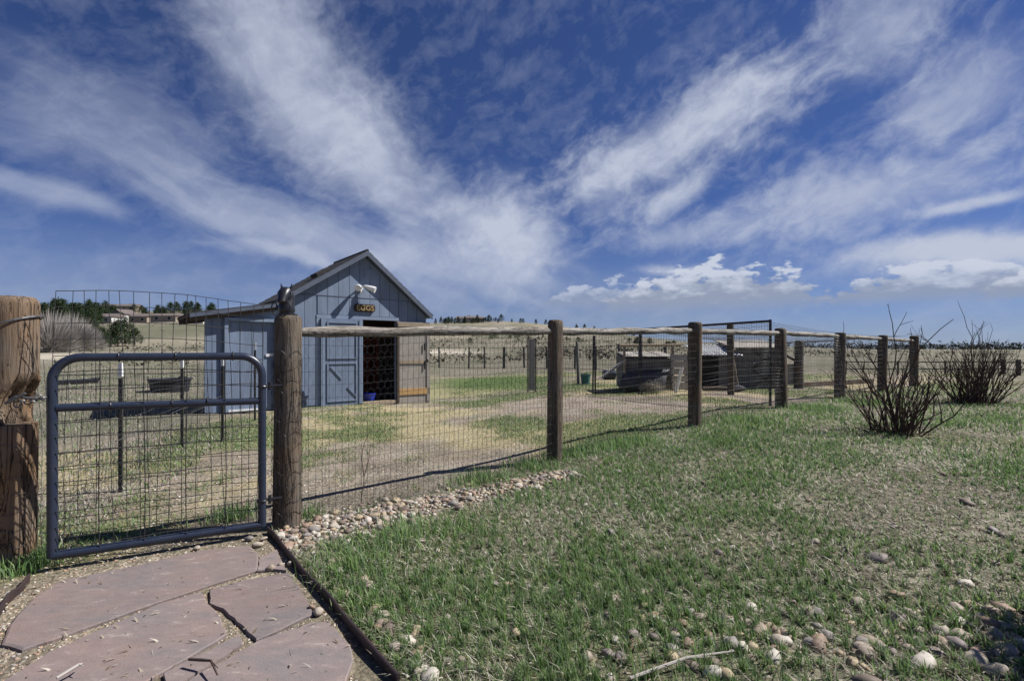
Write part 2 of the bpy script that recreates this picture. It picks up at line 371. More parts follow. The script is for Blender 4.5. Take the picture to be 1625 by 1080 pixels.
def fastmesh(name, V, Fq, colors=None):
    me = bpy.data.meshes.new(name); V = np.asarray(V, np.float32); k = Fq.shape[1]
    me.vertices.add(len(V)); me.vertices.foreach_set('co', V.ravel())
    me.loops.add(Fq.size); me.loops.foreach_set('vertex_index', Fq.astype(np.int32).ravel())
    me.polygons.add(len(Fq)); me.polygons.foreach_set('loop_start', np.arange(0, Fq.size, k, dtype=np.int32))
    me.update(calc_edges=True)
    if colors is not None:
        at = me.color_attributes.new('tint', 'FLOAT_COLOR', 'POINT')
        at.data.foreach_set('color', np.concatenate([colors, np.ones((len(V), 1))], 1).astype(np.float32).ravel())
    return me
def lerp3(c, m, d): m = np.clip(m, 0, 1)[..., None]; return c * (1 - m) + np.array(d) * m
def ground_colour(x, y):
    d = np.hypot(x, y); n1 = vnoise(x, y, .9, 1); n2 = vnoise(x, y, 2.6, 2); n3 = vnoise(x, y, .05, 3); n4 = vnoise(x, y, .35, 4)
    c = np.zeros(x.shape + (3,)) + np.array((.165, .15, .122))                     # dry pasture
    c = lerp3(c, sst(-.1, .5, n4) * .6, (.118, .12, .085)); c = lerp3(c, sst(.0, .5, n1) * .4, (.21, .19, .155))
    c = lerp3(c, sst(.0, .5, n3) * sst(50, 130, d) * .85, (.105, .108, .075))
    c = lerp3(c, sst(.1, .5, vnoise(x, y, .022, 9)) * sst(60, 140, d) * .7, (.235, .21, .165))
    # pale dirt lane across the pasture on the left
    lane = np.exp(-((d - 66 - 6 * np.sin(x * .05)) / 6.5) ** 2) * sst(.0, -.15, x / np.maximum(d, .1))
    c = lerp3(c, lane * 1.1, (.40, .36, .31))
    s = sf(x, y); pen = sst(-.05, .15, s) * (1 - sst(21, 25, y + .15 * x)) * sst(-6.0, -4.8, x + .1 * n2 - .2 * (y - 9) * (y < 9))
    dirt = np.zeros(c.shape) + np.array((.27, .225, .195)); dirt = lerp3(dirt, sst(-.2, .5, n2), (.20, .165, .142)); dirt = lerp3(dirt, sst(.1, .6, vnoise(x, y, 4.5, 61)) * .6, (.33, .29, .25))
    dirt = lerp3(dirt, sst(-.1, .35, vnoise(x, y, .9, 6) + .25 * np.exp(-((x + 2.3) ** 2 + (y - 7.0) ** 2) / 6)) * .9, (.36, .305, .195))
    dirt = lerp3(dirt, sst(-.05, .4, vnoise(x, y, .75, 7) + .5 * vnoise(x, y, 2.2, 31)) * .7, (.125, .15, .065))
    gp = np.exp(-((x + .7) / 2.4) ** 2 - ((y - 19) / 4.0) ** 2); dirt = lerp3(dirt, gp * 1.4, (.085, .125, .04))
    c = lerp3(c, pen, dirt) if False else c * (1 - pen[..., None]) + dirt * pen[..., None]
    e = se(x, y); lawn = sst(-.02, .05, e) * sst(.05, -.1, s) * (1 - sst(15, 22, y)) * (y > 0)
    lw = np.zeros(c.shape) + np.array((.15, .135, .105)); lw = lerp3(lw, sst(-.2, .4, n2), (.23, .21, .17)); lw = lerp3(lw, sst(.0, .5, n1) * .6, (.13, .14, .06))
    c = c * (1 - lawn[..., None]) + lw * lawn[..., None]
    path = sst(.05, -.03, e) * sst(.1, -.1, s) * (y < 4)
    pc = np.zeros(c.shape) + np.array((.215, .18, .145)); pc = lerp3(pc, sst(-.1, .5, vnoise(x, y, 9, 8)), (.30, .25, .20))
    return c * (1 - path[..., None]) + pc * path[..., None]
gm = fastmesh('ground', np.stack([X, Y, Z], -1).reshape(-1, 3), q, ground_colour(X, Y).reshape(-1, 3))
gm.shade_smooth()
def ground_mat():
    m, g, b = newmat('ground'); at = g.node('ShaderNodeAttribute', attribute_name='tint'); tc = g.node('ShaderNodeTexCoord')
    n1 = g.noise(tc.outputs['Object'], 26, 8, .7); n2 = g.noise(tc.outputs['Object'], 2.2, 6, .65); n3 = g.noise(tc.outputs['Object'], .06, 8, .6)
    vo = g.node('ShaderNodeTexVoronoi'); vo.inputs['Scale'].default_value = 38; g.l.new(tc.outputs['Object'], vo.inputs['Vector'])
    col = g.mix(1.0, at.outputs['Color'], g.mix(g.mapr(n1, .3, .7), (.36, .36, .36), (1.7, 1.7, 1.7)), 'MULTIPLY')
    col = g.mix(1.0, col, g.mix(g.mapr(n2, .3, .7), (.78, .8, .74), (1.2, 1.18, 1.2)), 'MULTIPLY')
    col = g.mix(1.0, col, g.mix(g.mapr(n3, .35, .65), (.8, .84, .74), (1.18, 1.15, 1.15)), 'MULTIPLY')
    vs = g.node('ShaderNodeSeparateColor'); g.l.new(vo.outputs['Color'], vs.inputs[0])
    col = g.mix(g.m('MULTIPLY', g.mapr(vs.outputs[0], .72, .78), g.mapr(vo.outputs['Distance'], .25, .38, .75, 0)), col, (.42, .37, .31))
    g.l.new(col, b.inputs['Base Color']); b.inputs['Roughness'].default_value = .95; b.inputs['Specular IOR Level'].default_value = .1
    bn = g.node('ShaderNodeBump'); bn.inputs['Strength'].default_value = .9; bn.inputs['Distance'].default_value = .03
    g.l.new(g.m('ADD', n1, g.m('MULTIPLY', vo.outputs['Distance'], -.5)), bn.inputs['Height']); g.l.new(bn.outputs[0], b.inputs['Normal'])
    return m
gm.materials.append(ground_mat()); go = bpy.data.objects.new('ground', gm); COL.objects.link(go); tag(go, kind='structure')

# ------------------------------------------------------------------ flagstone path and edging
fp = bpy.data.objects.new('flagstone_path', None); COL.objects.link(fp); fp.location = (-1.8, 2.6, 0); tag(fp, kind='structure')
def zp(p): return (p[0] / 2.539, 830 + p[1] / 2.539)
SL = [[(20, 490), (55, 400), (150, 300), (240, 240), (380, 212), (520, 185), (800, 118), (1000, 95), (1036, 130), (1030, 196), (830, 258), (560, 348), (320, 436), (100, 512)],
      [(-60, 690), (90, 600), (200, 530), (480, 405), (640, 335), (805, 285), (832, 330), (880, 390), (905, 455), (760, 545), (600, 632), (430, 760), (100, 900)],
      [(848, 275), (1000, 235), (1165, 207), (1215, 290), (1258, 368), (1140, 425), (1030, 475), (962, 400), (905, 352), (852, 330)],
      [(668, 612), (800, 545), (958, 462), (968, 500), (850, 572), (700, 668), (672, 650)],
      [(800, 620), (1050, 482), (1250, 412), (1318, 405), (1400, 500), (1412, 560), (1385, 660), (1300, 800), (560, 800)],
      [(1048, 150), (1112, 114), (1128, 150), (1150, 196), (1090, 190), (1042, 196)],
      [(500, 850), (1290, 830), (1500, 1100), (300, 1150)]]
for i, poly in enumerate(SL):
    pts = [G(*zp(p), .004) for p in poly]
    cen0 = sum(pts, Vector()) / len(pts); pts = [p + (p - cen0).normalized() * .009 for p in pts]
    # ragged outline: subdivide and jitter
    out = []
    for a, b in zip(pts, pts[1:] + pts[:1]):
        n = max(2, int((b - a).length / .045))
        nn = Vector((-(b - a).y, (b - a).x, 0)).normalized()
        for k in range(n):
            t = k / n; j = mnoise.noise(Vector((a.lerp(b, t).x * 14, a.lerp(b, t).y * 14, i))) * .010
            out.append(a.lerp(b, t) + nn * j)
    m = MB(); n = len(out); cen = sum(out, Vector()) / n
    top = [p.lerp(cen, .018) + Vector((0, 0, .013)) for p in out]; low = [p + Vector((0, 0, -.03)) for p in out]
    mid = [p + Vector((0, 0, .008)) for p in out]
    m.add(low + mid + top, [(k, (k + 1) % n, n + (k + 1) % n, n + k) for k in range(n)] + [(n + k, n + (k + 1) % n, 2 * n + (k + 1) % n, 2 * n + k) for k in range(n)] + [tuple(range(2 * n, 3 * n))])
    m.build('flagstone', 'flag', fp)
def edging(p, q, label):
    m = MB(); n = 14; pts = []
    for k in range(n + 1):
        v = Vector(p).lerp(Vector(q), k / n); v.z = hz1(v.x, v.y) + .035 + .006 * math.sin(k * 1.7); v.x += .008 * math.sin(k * .9); pts.append(v)
    d = (pts[-1] - pts[0]).normalized(); s = Vector((d.y, -d.x, 0)) * .006
    for a, b in zip(pts[:-1], pts[1:]):
        dz = Vector((0, 0, .09))
        m.hexa([a - s - dz, a + s - dz, b + s - dz, b - s - dz], [a - s, a + s, b + s, b - s])
    r = thing('metal_edging', (pts[0].x, pts[0].y, 0), label, 'edging', 'edging along the path')
    m.build('strip', 'edging', r)
    m = MB(); m.tube([x + Vector((0, 0, .004)) for x in pts], .008, 8); m.build('top_bead', 'edging', r, True)
edging(E0, E1, 'long dark metal edging between the flagstones and the lawn')
edging(G(46, 922), G(-60, 1040), 'short piece of dark edging at the left edge by the big post')

# ------------------------------------------------------------------ posts, rails and the wire of the front fence
def log_post(c, h, r, seed, notch=None, lean=(0, 0), dome=.04, n=22):
    rs = np.random.default_rng(seed); vs = []; hs = list(np.linspace(-.15, h - dome, 26)) + [h - dome * .45, h - dome * .1, h]
    ph = rs.uniform(0, 6.28, 4)
    if notch:
        n0, n1 = notch[0], notch[1]; hs = sorted(hs + [n0 - .002, n0 + .004, n1 - .002, n1 + .05])
    for hh in hs:
        k = 1.0
        if hh > h - dome: k = {0: .93, 1: .78, 2: .0001}[[h - dome * .45, h - dome * .1, h].index(hh)]
        for j in range(n):
            th = 2 * math.pi * j / n
            rad = r * k * (1 + .035 * math.sin(2 * th + ph[0] + hh) + .025 * math.sin(3 * th + ph[1] - 2 * hh) + .012 * math.sin(7 * th + ph[2]) + .03 * math.sin(hh * 2.2 + ph[3]))
            x, y = rad * math.cos(th), rad * math.sin(th)
            if notch and n0 < hh < n1:
                lim = notch[2] + max(0, (hh - n1 + .08)) * .9
                if x > lim: x = lim + .015 * math.sin(9 * y * 8 + hh * 30)
            vs.append((c[0] + x + lean[0] * hh, c[1] + y + lean[1] * hh, c[2] + hh))
    m = MB(); k = len(hs)
    m.add(vs, [(i * n + j, i * n + (j + 1) % n, (i + 1) * n + (j + 1) % n, (i + 1) * n + j) for i in range(k - 1) for j in range(n)])
    return m
PP = [P0 + DP * k for k in range(7)]
PB = [hz1(p.x, p.y) for p in PP]
PT = [HC + x for x in (.254, .32, .39, .37, .35, .34, .37)]
PR = [.099, .086, .094, .10, .105, .10, .105]
fence = thing('post_and_rail_fence', (PP[0].x, PP[0].y, 0), 'weathered log post-and-rail fence with wire mesh running along the lawn', 'fence')
for k in range(7):
    log_post((PP[k].x, PP[k].y, PB[k]), PT[k] - PB[k], PR[k], 20 + k, lean=(random.uniform(-.012, .012), random.uniform(-.01, .01))).build('post', 'post', fence, True)
RH = [HC + x for x in (.13, .19, .255, .275, .265, .245, .215)]
def wavy(p, q, n, amp, seed):
    r = np.random.default_rng(seed); return [Vector(p).lerp(Vector(q), i / n) + Vector((0, 0, r.normal(0, amp))) for i in range(n + 1)]
F3 = Vector((FD.x, FD.y, 0)); N3 = Vector((FN.x, FN.y, 0))
for k in range(6):
    a = Vector((*PP[k], RH[k])) + F3 * (PR[k] * .9); b = Vector((*PP[k + 1], RH[k + 1])) - F3 * (PR[k + 1] * .85)
    pts = wavy(a, b, 12, .004, 60 + k)
    MB().tube(pts, [.043 + .004 * math.sin(i * 1.3 + k) - (.010 if i in (0, 12) else 0) for i in range(13)], 14).build('rail', 'rail', fence, True)
def wires(m, segs, r, n=3):
    for s in segs: m.tube(s, r, n, False)
def mesh_panel(a, b, ta, tb, du, dv, off, r, seed, hexw=0):
    """woven wire from ground to ta/tb between plan points a,b"""
    rs = np.random.default_rng(seed); a = Vector(a); b = Vector(b); L = (b - a).length; m = MB()
    ph = rs.uniform(0, 6, 3)
    def pt(u, v):
        p = a.lerp(b, u / L); z0 = hz1(p.x, p.y) + .015; z1 = ta + (tb - ta) * u / L; z1 += .012 * math.sin(u * 5 + ph[0])
        wob = .026 * math.sin(u * 3.1 + v * 4 + ph[1]) + .016 * math.sin(u * 9 - v * 7 + ph[2])
        return Vector((p.x, p.y, z0 + (z1 - z0) * v)) + Vector((-(b - a).y, (b - a).x)).normalized().to_3d() * (off + wob) + Vector((wob * .3, 0, 0))
    if hexw:
        hv = hexw * .9 / 1.3; nu = int(L / hexw); nv = int(1 / hv)
        for j in range(nv):
            for i in range(nu):
                u0 = (i + (.5 if j % 2 else 0)) * hexw; v0 = j * hv
                um = min(u0 + hexw / 2, L); v1 = min(v0 + hv * .45, 1); v2 = min(v0 + hv, 1)
                if u0 + hexw > L: continue
                p0, p1, p2, p3 = pt(u0, v1), pt(um, v0), pt(u0 + hexw, v1), pt(u0, v2)
                m.tube([p0, p1, p2], r, 3, False); m.tube([p0, p3], r * 1.3, 3, False)
    else:
        nu = max(1, round(L / du)); hgt = ta - hz1(a.x, a.y); nv = max(1, round(hgt / dv))
        for i in range(nu + 1): m.tube([pt(L * i / nu, j / 6) for j in range(7)], r, 3, False)
        for j in range(nv + 1):
            k = max(4, int(L / .25)); m.tube([pt(L * i / k, j / nv) for i in range(k + 1)], r, 3, False)
    return m
for k in range(6):
    a, b = PP[k], PP[k + 1]; fa = FD * PR[k] * .9; ta, tb = RH[k] - .005, RH[k + 1] - .005
    mesh_panel(a + fa, b - FD * PR[k + 1] * .9, ta, tb, .052, .102, -.058, .0015 if k < 2 else .0019, 90 + k).build('woven_wire', 'wire', fence)
    if k < 4:
        mesh_panel(a + fa, b - FD * PR[k + 1] * .9, ta, tb, 0, 0, -.064, .0007, 190 + k, .06).build('hexagonal_netting', 'galv', fence)
# wire wrapped round the near post
m = MB(); c = Vector((*PP[0], 0)); rs = np.random.default_rng(4)
for j in range(13):
    h0 = .12 + j * .1; pts = []
    for i in range(13):
        th = math.pi * (.95 + 1.15 * i / 12); pts.append(c + Vector((math.cos(th) * .106, math.sin(th) * .106, h0 + .02 * math.sin(i * 1.6 + j * 2))))
    m.tube(pts, .0016, 3, False)
for i in range(8):
    th = math.pi * (.95 + 1.15 * i / 7); m.tube([c + Vector((math.cos(th + .06 * math.sin(j)) * .107, math.sin(th + .06 * math.sin(j)) * .107, .1 + j * .13)) for j in range(10)], .0016, 3, False)
m.build('post_wire', 'wire', fence)

# gate post on the left with its notch and chain latch
LPc = Vector((-3.10, 3.0, hz1(-3.10, 3.0)))
lp = thing('gate_post', LPc, 'thick orange-brown hewn log post with a notch, at the left edge', 'post')
log_post(LPc, HC + .325 - LPc.z, .118, 3, (.885, 1.15, .022), (.012, 0), .05, 40).build('log', 'gatepost', lp, True)
m = MB()
for hh in (1.50, 1.505): m.tube([LPc + Vector((math.cos(t) * .131 + .02, math.sin(t) * .131, hh + .05 * math.cos(t - .4))) for t in np.linspace(0, 2 * math.pi, 26)], .004, 5, False)
for j in range(9): m.tube([LPc + Vector((math.cos(t) * .124 + .012 * (j * .1), math.sin(t) * .124, .06 + j * .10 + .015 * math.sin(5 * t + j))) for t in np.linspace(3.4, 6.1, 14)], .0016, 3, False)
tag(m.build('wrapped_wire', 'galv', lp), kind='stuff')

# ------------------------------------------------------------------ tube gate
GA, GB = Vector((-2.79, 2.945, 0)), Vector((-1.80, 3.495, 0))
gd = (GB - GA); GL = gd.length; gd.normalize(); gn = Vector((-gd.y, gd.x, 0))
def gp(u, h): return GA + gd * u + Vector((0, 0, h))
gate = thing('tube_gate', (GA.x, GA.y, 0), 'dark blue bowed tube gate with wire mesh between two log posts', 'gate')
b0, b1, t0 = .085, .075, 1.297; r = .14
pts = [gp(0, b0), gp(0, t0 - r)] + [gp(r - r * math.cos(a), t0 - r + r * math.sin(a)) for a in np.linspace(.15, math.pi / 2, 8)]
pts += [gp(GL - r + r * math.sin(a), t0 - r + r * math.cos(a)) for a in np.linspace(.0, math.pi / 2 - .15, 8)] + [gp(GL, t0 - r), gp(GL, b1)]
MB().tube(pts, .0265, 14).build('outer_frame', 'gate', gate, True)
MB().tube([gp(0, b0 + .01), gp(GL, b1 + .01)], .0275, 14).build('bottom_rail', 'gate', gate, True)
MB().tube([gp(.02, .99), gp(GL - .02, .975)], .0245, 14).build('middle_rail', 'gate', gate, True)
m = MB()
for i in range(1, 5): m.tube([gp(GL * i / 5 + .004 * math.sin(i * 3 + j), b0 + (t0 - b0) * j / 6) - gn * .02 for j in range(7)], .0032, 5, False)
for h in [.14, .2, .27, .36, .45, .54, .63, .72, .81, .90, 1.10, 1.19]:
    m.tube([gp(GL * j / 8, h + .004 * math.sin(j * 2 + h * 40)) - gn * .02 for j in range(9)], .0028, 5, False)
m.build('gate_wire', 'wire', gate)
m = MB(); rs = np.random.default_rng(8)
NU = 17
def ex(i, v):
    u = -.0 + GL * 1.0 * i / NU; top = 1.705 + .03 * math.sin(math.pi * i / NU * .9) - .055 * (i / NU) ** 2
    lean = .09 * math.sin(i * .8 + .6) * (v - .7) * .5
    return gp(u + lean + .006 * math.sin(i * 2.1 + v * 6), .10 + (top - .10) * v) + gn * (.034 + .012 * math.sin(v * 7 + i))
for i in range(NU + 1): m.tube([ex(i, j / 10) for j in range(11)], .0024, 4, False)
for j in range(17): m.tube([ex(i, j / 16) for i in range(NU + 1)], .0022, 4, False)
m.build('tall_wire_panel', 'wire', gate)
for u, h_ in ((.32, t0), (.62, t0), (.95, t0), (.28, .985), (.6, .985), (.8, .985)):
    MB().ring(gp(u, h_), .031 if h_ > 1 else .028, .004, gd, 12, 5).build('wire_tie', 'black', gate, True)
for hh in (.26, 1.08):   # hinges to the right-hand post
    m = MB(); m.tube([gp(GL + .02, hh), gp(GL + .13, hh)], .011, 8); m.ring(gp(GL, hh), .031, .007, (0, 0, 1), 14, 6); m.tube([gp(GL + .05, hh - .03), gp(GL + .05, hh + .03)], .012, 8)
    m.build('hinge', 'black', gate, True)
m = MB()
for i in range(6):
    c = gp(-.03 - i * .022, 1.06 - .006 * i + .01 * math.sin(i * 2)) - gn * .05
    m.ring(c, .016, .0045, (gn if i % 2 else Vector((0, 0, 1))), 12, 5)
m.tube([gp(-.02, 1.05) - gn * .06, gp(-.15, 1.07) - gn * .05, gp(-.2, 1.03) - gn * .02], .008, 6); m.tube([gp(-.1, 1.09) - gn * .07, gp(-.17, 1.04) - gn * .06], .007, 6)
m.build('chain_latch', 'galv', gate, True)

# ------------------------------------------------------------------ horse-head finial
hc = Vector((PP[0].x, PP[0].y, PT[0]))
hh = thing('horse_head_finial', hc, 'small black cast-iron horse head with a ring, on the post beside the gate', 'ornament')
f = Vector((.02, -1, 0)).normalized(); U = Vector((0, 0, 1)); sd_ = f.cross(U)
def hp(a, z, s=0): return hc + f * a + U * z + sd_ * s
MB().lathe(hc, [(.074, -.008), (.074, .008), (.055, .014), (.05, .02)], 20).build('base', 'black', hh, True)
MB().tube([hp(.0, .006), hp(.004, .03), hp(.006, .06), hp(-.006, .10), hp(-.008, .135), hp(.004, .165), hp(.022, .182), hp(.036, .180)],
          [(.050, .050), (.060, .060), (.058, .058), (.044, .056), (.042, .056), (.044, .048), (.036, .034), (.018, .016)], 18).build('neck', 'black', hh, True)
MB().tube([hp(.006, .186), hp(.024, .180), hp(.046, .160), hp(.066, .132), hp(.080, .108), hp(.089, .090), hp(.092, .080)],
          [(.026, .020), (.044, .036), (.046, .038), (.036, .032), (.032, .028), (.031, .026), (.018, .014)], 18).build('head', 'black', hh, True)
for s in (-1, 1): MB().tube([hp(.088, .094, .014 * s), hp(.101, .090, .017 * s)], [.010, .006], 8).build('nostril', 'black', hh, True)
for s in (-1, 1):
    MB().tube([hp(.004, .188, .030 * s), hp(.002, .212, .037 * s), hp(.008, .240, .041 * s)], [(.016, .011), (.013, .009), .0015], 8).build('ear', 'black', hh, True)
    MB().tube([hp(.040, .166, .038 * s), hp(.050, .162, .043 * s)], [.009, .010], 8).build('eye', 'black', hh, True)
m = MB()
for i in range(6): m.tube([hp(-.05 + .01 * (i > 3), .06 + i * .022), hp(-.062, .075 + i * .022)], [.012, .006], 6)
m.build('mane', 'black', hh, True)
MB().ring(hp(.100, .048), .064, .005, f + Vector((.2, 0, .1)), 28, 6).build('ring', 'black', hh, True)

# ------------------------------------------------------------------ the blue shed
SVX, SZ0, OV = 1750.0, 11.25, .20                                # facade direction from its vanishing point
su = (SVX - W / 2) / FPX; SE = Vector((su, 1, 0)).normalized(); SN = Vector((SE.y, -SE.x, 0)); ZU = Vector((0, 0, 1))
def szp(px): return SZ0 * (SVX - 508) / (SVX - px)
zA = szp(583); SO = Vector(((583 - W / 2) / FPX * zA, zA, 0)) - SN * OV
def tpx(px, d=0.0):
    u = (px - W / 2) / FPX; o = SO + SN * d; return (u * o.y - o.x) / (SE.x - u * SE.y)
def S(t, d, h): return SO + SE * t + SN * d + ZU * h
shed = thing('blue_shed', SO, 'blue-grey gabled shed with a lean-to and one double door standing open', 'shed')
zL, zR = szp(439), szp(686)
APX = HC + 155 * zA / FPX; EL_, ER_ = (zA - zL) / SE.y, (zR - zA) / SE.y      # eave distances each side of the ridge
SLL, SLR = (APX - HC - 77 * zL / FPX) / EL_, (APX - HC - 53 * zR / FPX) / ER_
TL, TR, DEP, TH = -(EL_ - .12), ER_ - .08, 1.9, .10
def slp(t): return SLL if t < 0 else SLR
def gab(t): return APX - TH - slp(t) * abs(t)
def fpr(m, poly, d0, d1): m.prism([S(t, d0, h) for t, h in poly], SN * (d1 - d0)); return m
DL, DM, DR, DH = tpx(508), tpx(573), tpx(628), HC + 54 * 11.3 / FPX - .07
wallm = MB()
fpr(wallm, [(TL, 0), (DL, 0), (DL, gab(DL)), (TL, gab(TL))], -.08, 0)
fpr(wallm, [(DR, -.1), (TR, -.1), (TR, gab(TR)), (DR, gab(DR))], -.08, 0)
fpr(wallm, [(DL, DH), (DR, DH), (DR, gab(DR)), (0, gab(0)), (DL, gab(DL))], -.08, 0)
wall = wallm.build('front_wall', 'trim', shed)
def board(t0, t1, h0, h1):
    ts = sorted({t0, t1} | ({0.0} if t0 < 0 < t1 else set()))
    top = [(t, min(h1, gab(t) - .01)) for t in ts]
    if max(h for _, h in top) <= h0 + .02: return
    top = [(t, max(h, h0 + .005)) for t, h in top]
    m = MB(); fpr(m, [(t0, h0), (t1, h0)] + top[::-1], .001, .019); m.build('siding_board', 'siding', wall)
w = .262; t = TL
while t < TR - .05:
    a, b = t + .004, min(t + w - .006, TR)
    segs = [(a, b)]
    for lo in ((a, min(b, DL - .06)), (max(a, DR + .06), b)):
        if lo[1] - lo[0] > .03: board(lo[0], lo[1], .03, 2.60)
    lo = (max(a, DL - .06), min(b, DR + .06))
    if lo[1] - lo[0] > .03: board(lo[0], lo[1], DH + .09, 2.60)
    board(a, b, 2.615, 9)
    t += w
m = MB(); fpr(m, [(TL * .76, 2.598), (TR * .72, 2.598), (TR * .72, 2.612), (TL * .76, 2.612)], .0, .026); m.build('flashing', 'fascia', shed)
m = MB(); fpr(m, [(-.02, 3.10), (.26, 3.10), (.26, 3.34), (-.02, 3.34)], .020, .034)
vent = m.build('gable_vent', 'trim', shed)
for i in range(5): m = MB(); m.bar(S(.0, .038, 3.13 + i * .043), S(.24, .038, 3.13 + i * .043), .012, .026); m.build('louvre', 'trim', vent)
# side and back walls, floor
for tw, dt in ((TL, .08), (TR - .08, .08)):
    hw = gab(TL if tw < 0 else TR); m = MB(); m.prism([S(tw, -.081, -.1), S(tw, -DEP, -.1), S(tw, -DEP, hw), S(tw, -.081, hw)], SE * dt); m.build('side_wall', 'siding', shed)
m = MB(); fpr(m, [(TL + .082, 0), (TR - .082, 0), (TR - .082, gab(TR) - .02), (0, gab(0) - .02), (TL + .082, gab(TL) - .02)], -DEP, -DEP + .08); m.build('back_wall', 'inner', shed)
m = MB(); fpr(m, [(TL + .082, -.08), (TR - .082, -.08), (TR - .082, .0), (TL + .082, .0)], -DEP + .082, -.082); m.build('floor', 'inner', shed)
m = MB(); fpr(m, [(DM, -.06), (DR, -.06), (DR, .02), (DM, .02)], -.08, .05); m.build('sill', 'plank', shed)
# roof slopes with shingle courses
for s in (-1, 1):
    tE = EL_ if s < 0 else ER_; SLP = SLL if s < 0 else SLR
    m = MB(); m.prism([S(0, OV, APX), S(s * tE, OV, APX - SLP * tE), S(s * tE, OV, APX - SLP * tE - TH * .8), S(0, OV, APX - TH * .8)], -SN * (DEP + 2 * OV))
    roof = m.build('roof_slope', 'fascia', shed)
    nc = 14
    for i in range(nc):
        ta, tb = tE * i / nc, tE * (i + 1) / nc + .02
        m = MB(); m.prism([S(s * ta, OV + .02, APX - SLP * ta + .010), S(s * tb, OV + .02, APX - SLP * tb + .022), S(s * tb, OV + .02, APX - SLP * tb + .004), S(s * ta, OV + .02, APX - SLP * ta + .002)], -SN * (DEP + 2 * OV + .04))
        m.build('shingle_course', 'shingle', roof)
    m = MB(); m.prism([S(s * .0, OV, APX - .0), S(s * tE, OV, APX - SLP * tE), S(s * tE, OV, APX - SLP * tE - .12), S(0, OV, APX - .12)], SN * .022); m.build('rake_board', 'fascia', roof)
    if s < 0:
        c = S(-1.0, -.25, APX - SLP * 1.0 + .06); ax = (SN, (SE * 1 + ZU * SLP).normalized(), (ZU - SE * SLP).normalized())
        MB().box(c, (.45, .34, .10), ax).build('roof_vent', 'shingle', roof, bevel=.01)
m = MB(); m.tube([S(0, OV + .02, APX + .012), S(0, -DEP - OV, APX + .012)], .035, 8); m.build('ridge_cap', 'shingle', shed, True)
# door trim
m = MB(); fpr(m, [(DL - .09, DH), (DR + .07, DH), (DR + .07, DH + .08), (DL - .09, DH + .08)], .0, .036); m.build('door_header', 'trim', shed)
m = MB(); fpr(m, [(DL - .09, 0), (DL - .005, 0), (DL - .005, DH - .002), (DL - .09, DH - .002)], .0, .034); m.build('door_jamb', 'trim', shed)
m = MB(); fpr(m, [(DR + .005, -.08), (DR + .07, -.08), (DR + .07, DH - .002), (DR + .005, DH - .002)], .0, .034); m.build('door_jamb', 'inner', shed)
def door(hx, ang, L, h0, h1, base, trim, boards, off=.02):
    d = SE * math.cos(ang) + SN * math.sin(ang); nn = Vector((d.y, -d.x, 0)); o = S(hx, off, 0)
    def D(a, k, h): return o + d * a + nn * k + ZU * h
    m = MB(); m.prism([D(0, 0, h0), D(L, 0, h0), D(L, 0, h1), D(0, 0, h1)], nn * .04); dr = m.build('door', base, shed)
    for (a0, b0, a1, b1, w_, mt) in boards:
        m = MB(); p, q_ = D(a0, .052, b0), D(a1, .052, b1); dd = (q_ - p).normalized(); up = nn.cross(dd)
        m.prism([p - up * w_ / 2, q_ - up * w_ / 2, q_ + up * w_ / 2, p + up * w_ / 2], nn * .02); m.v = [tuple(Vector(v) - nn * .011) for v in m.v]
        m.build('door_board', mt, dr)
    return dr, D
Ld = DM - DL
bs = []
for (lo, hi) in ((.10, 1.0), (1.12, 1.98)):
    bs += [(.14, lo, Ld - .14, lo, .03, 'trim'), (.14, hi, Ld - .14, hi, .03, 'trim'), (.155, lo + .016, .155, hi - .016, .03, 'trim'), (Ld - .155, lo + .016, Ld - .155, hi - .016, .03, 'trim')]
bs += [(.22, .92, .48, .62, .022, 'trim'), (.62, .42, .84, .18, .022, 'trim'), (.045, .0, .045, 2.05, .085, 'trim'), (Ld - .045, .0, Ld - .045, 2.05, .085, 'trim')]
door(DL, .05, Ld, -.01, 2.07, 'siding', 'trim', bs)
Lr = tpx(677) - DR
bs = [(.02, 1.0, Lr - .02, 1.0, .085, 'plank'), (.02, .22, Lr - .02, .22, .16, 'newwood'), (.02, 1.98, Lr - .02, 1.98, .10, 'plank'), (.03, -.06, .03, 1.9, .05, 'inner'), (Lr - .05, -.06, Lr - .05, 1.9, .08, 'ply')]
dr, D = door(DR + .02, .12, Lr, -.10, 2.05, 'ply', 'ply', bs)
MB().bar(D(Lr - .16, .065, 1.02), D(Lr - .16, .065, .80), .03, .02).build('latch', 'black', dr)
MB().ring(D(Lr - .1, .07, 1.03), .03, .012, SN, 12, 6).build('pull_ring', 'black', dr, True)
MB().bar(D(Lr - .17, .065, 1.5), D(Lr - .17, .065, 1.3), .03, .02).build('hinge_plate', 'black', dr)
# lean-to
LT0, LT1 = tpx(325), TL
m = MB(); fpr(m, [(LT0, 0), (LT1 - .002, 0), (LT1 - .002, 2.22), (LT0, 2.02)], -.07, 0); lw = m.build('lean_to_wall', 'trim', shed)
t = LT0
for (a, b) in ((LT0, LT0 + .12), (LT0 + .128, LT0 + .30)):
    m = MB(); fpr(m, [(a, .02), (b, .02), (b, 2.0), (a, 2.0)], .001, .02); m.build('siding_board', 'siding', lw)
a0, a1 = LT0 + .34, LT1 - .08
m = MB(); fpr(m, [(a0, .02), (a0 + .07, .02), (a0 + .07, 1.93), (a0, 1.93)], .001, .10); m.build('door_jamb', 'trim', lw)
m = MB(); fpr(m, [(a1 - .06, .02), (a1, .02), (a1, 1.93), (a1 - .06, 1.93)], .001, .10); m.build('door_jamb', 'trim', lw)
m = MB(); fpr(m, [(a0, 1.932), (a1, 1.932), (a1, 2.0), (a0, 2.0)], .001, .11); m.build('door_header', 'trim', lw)
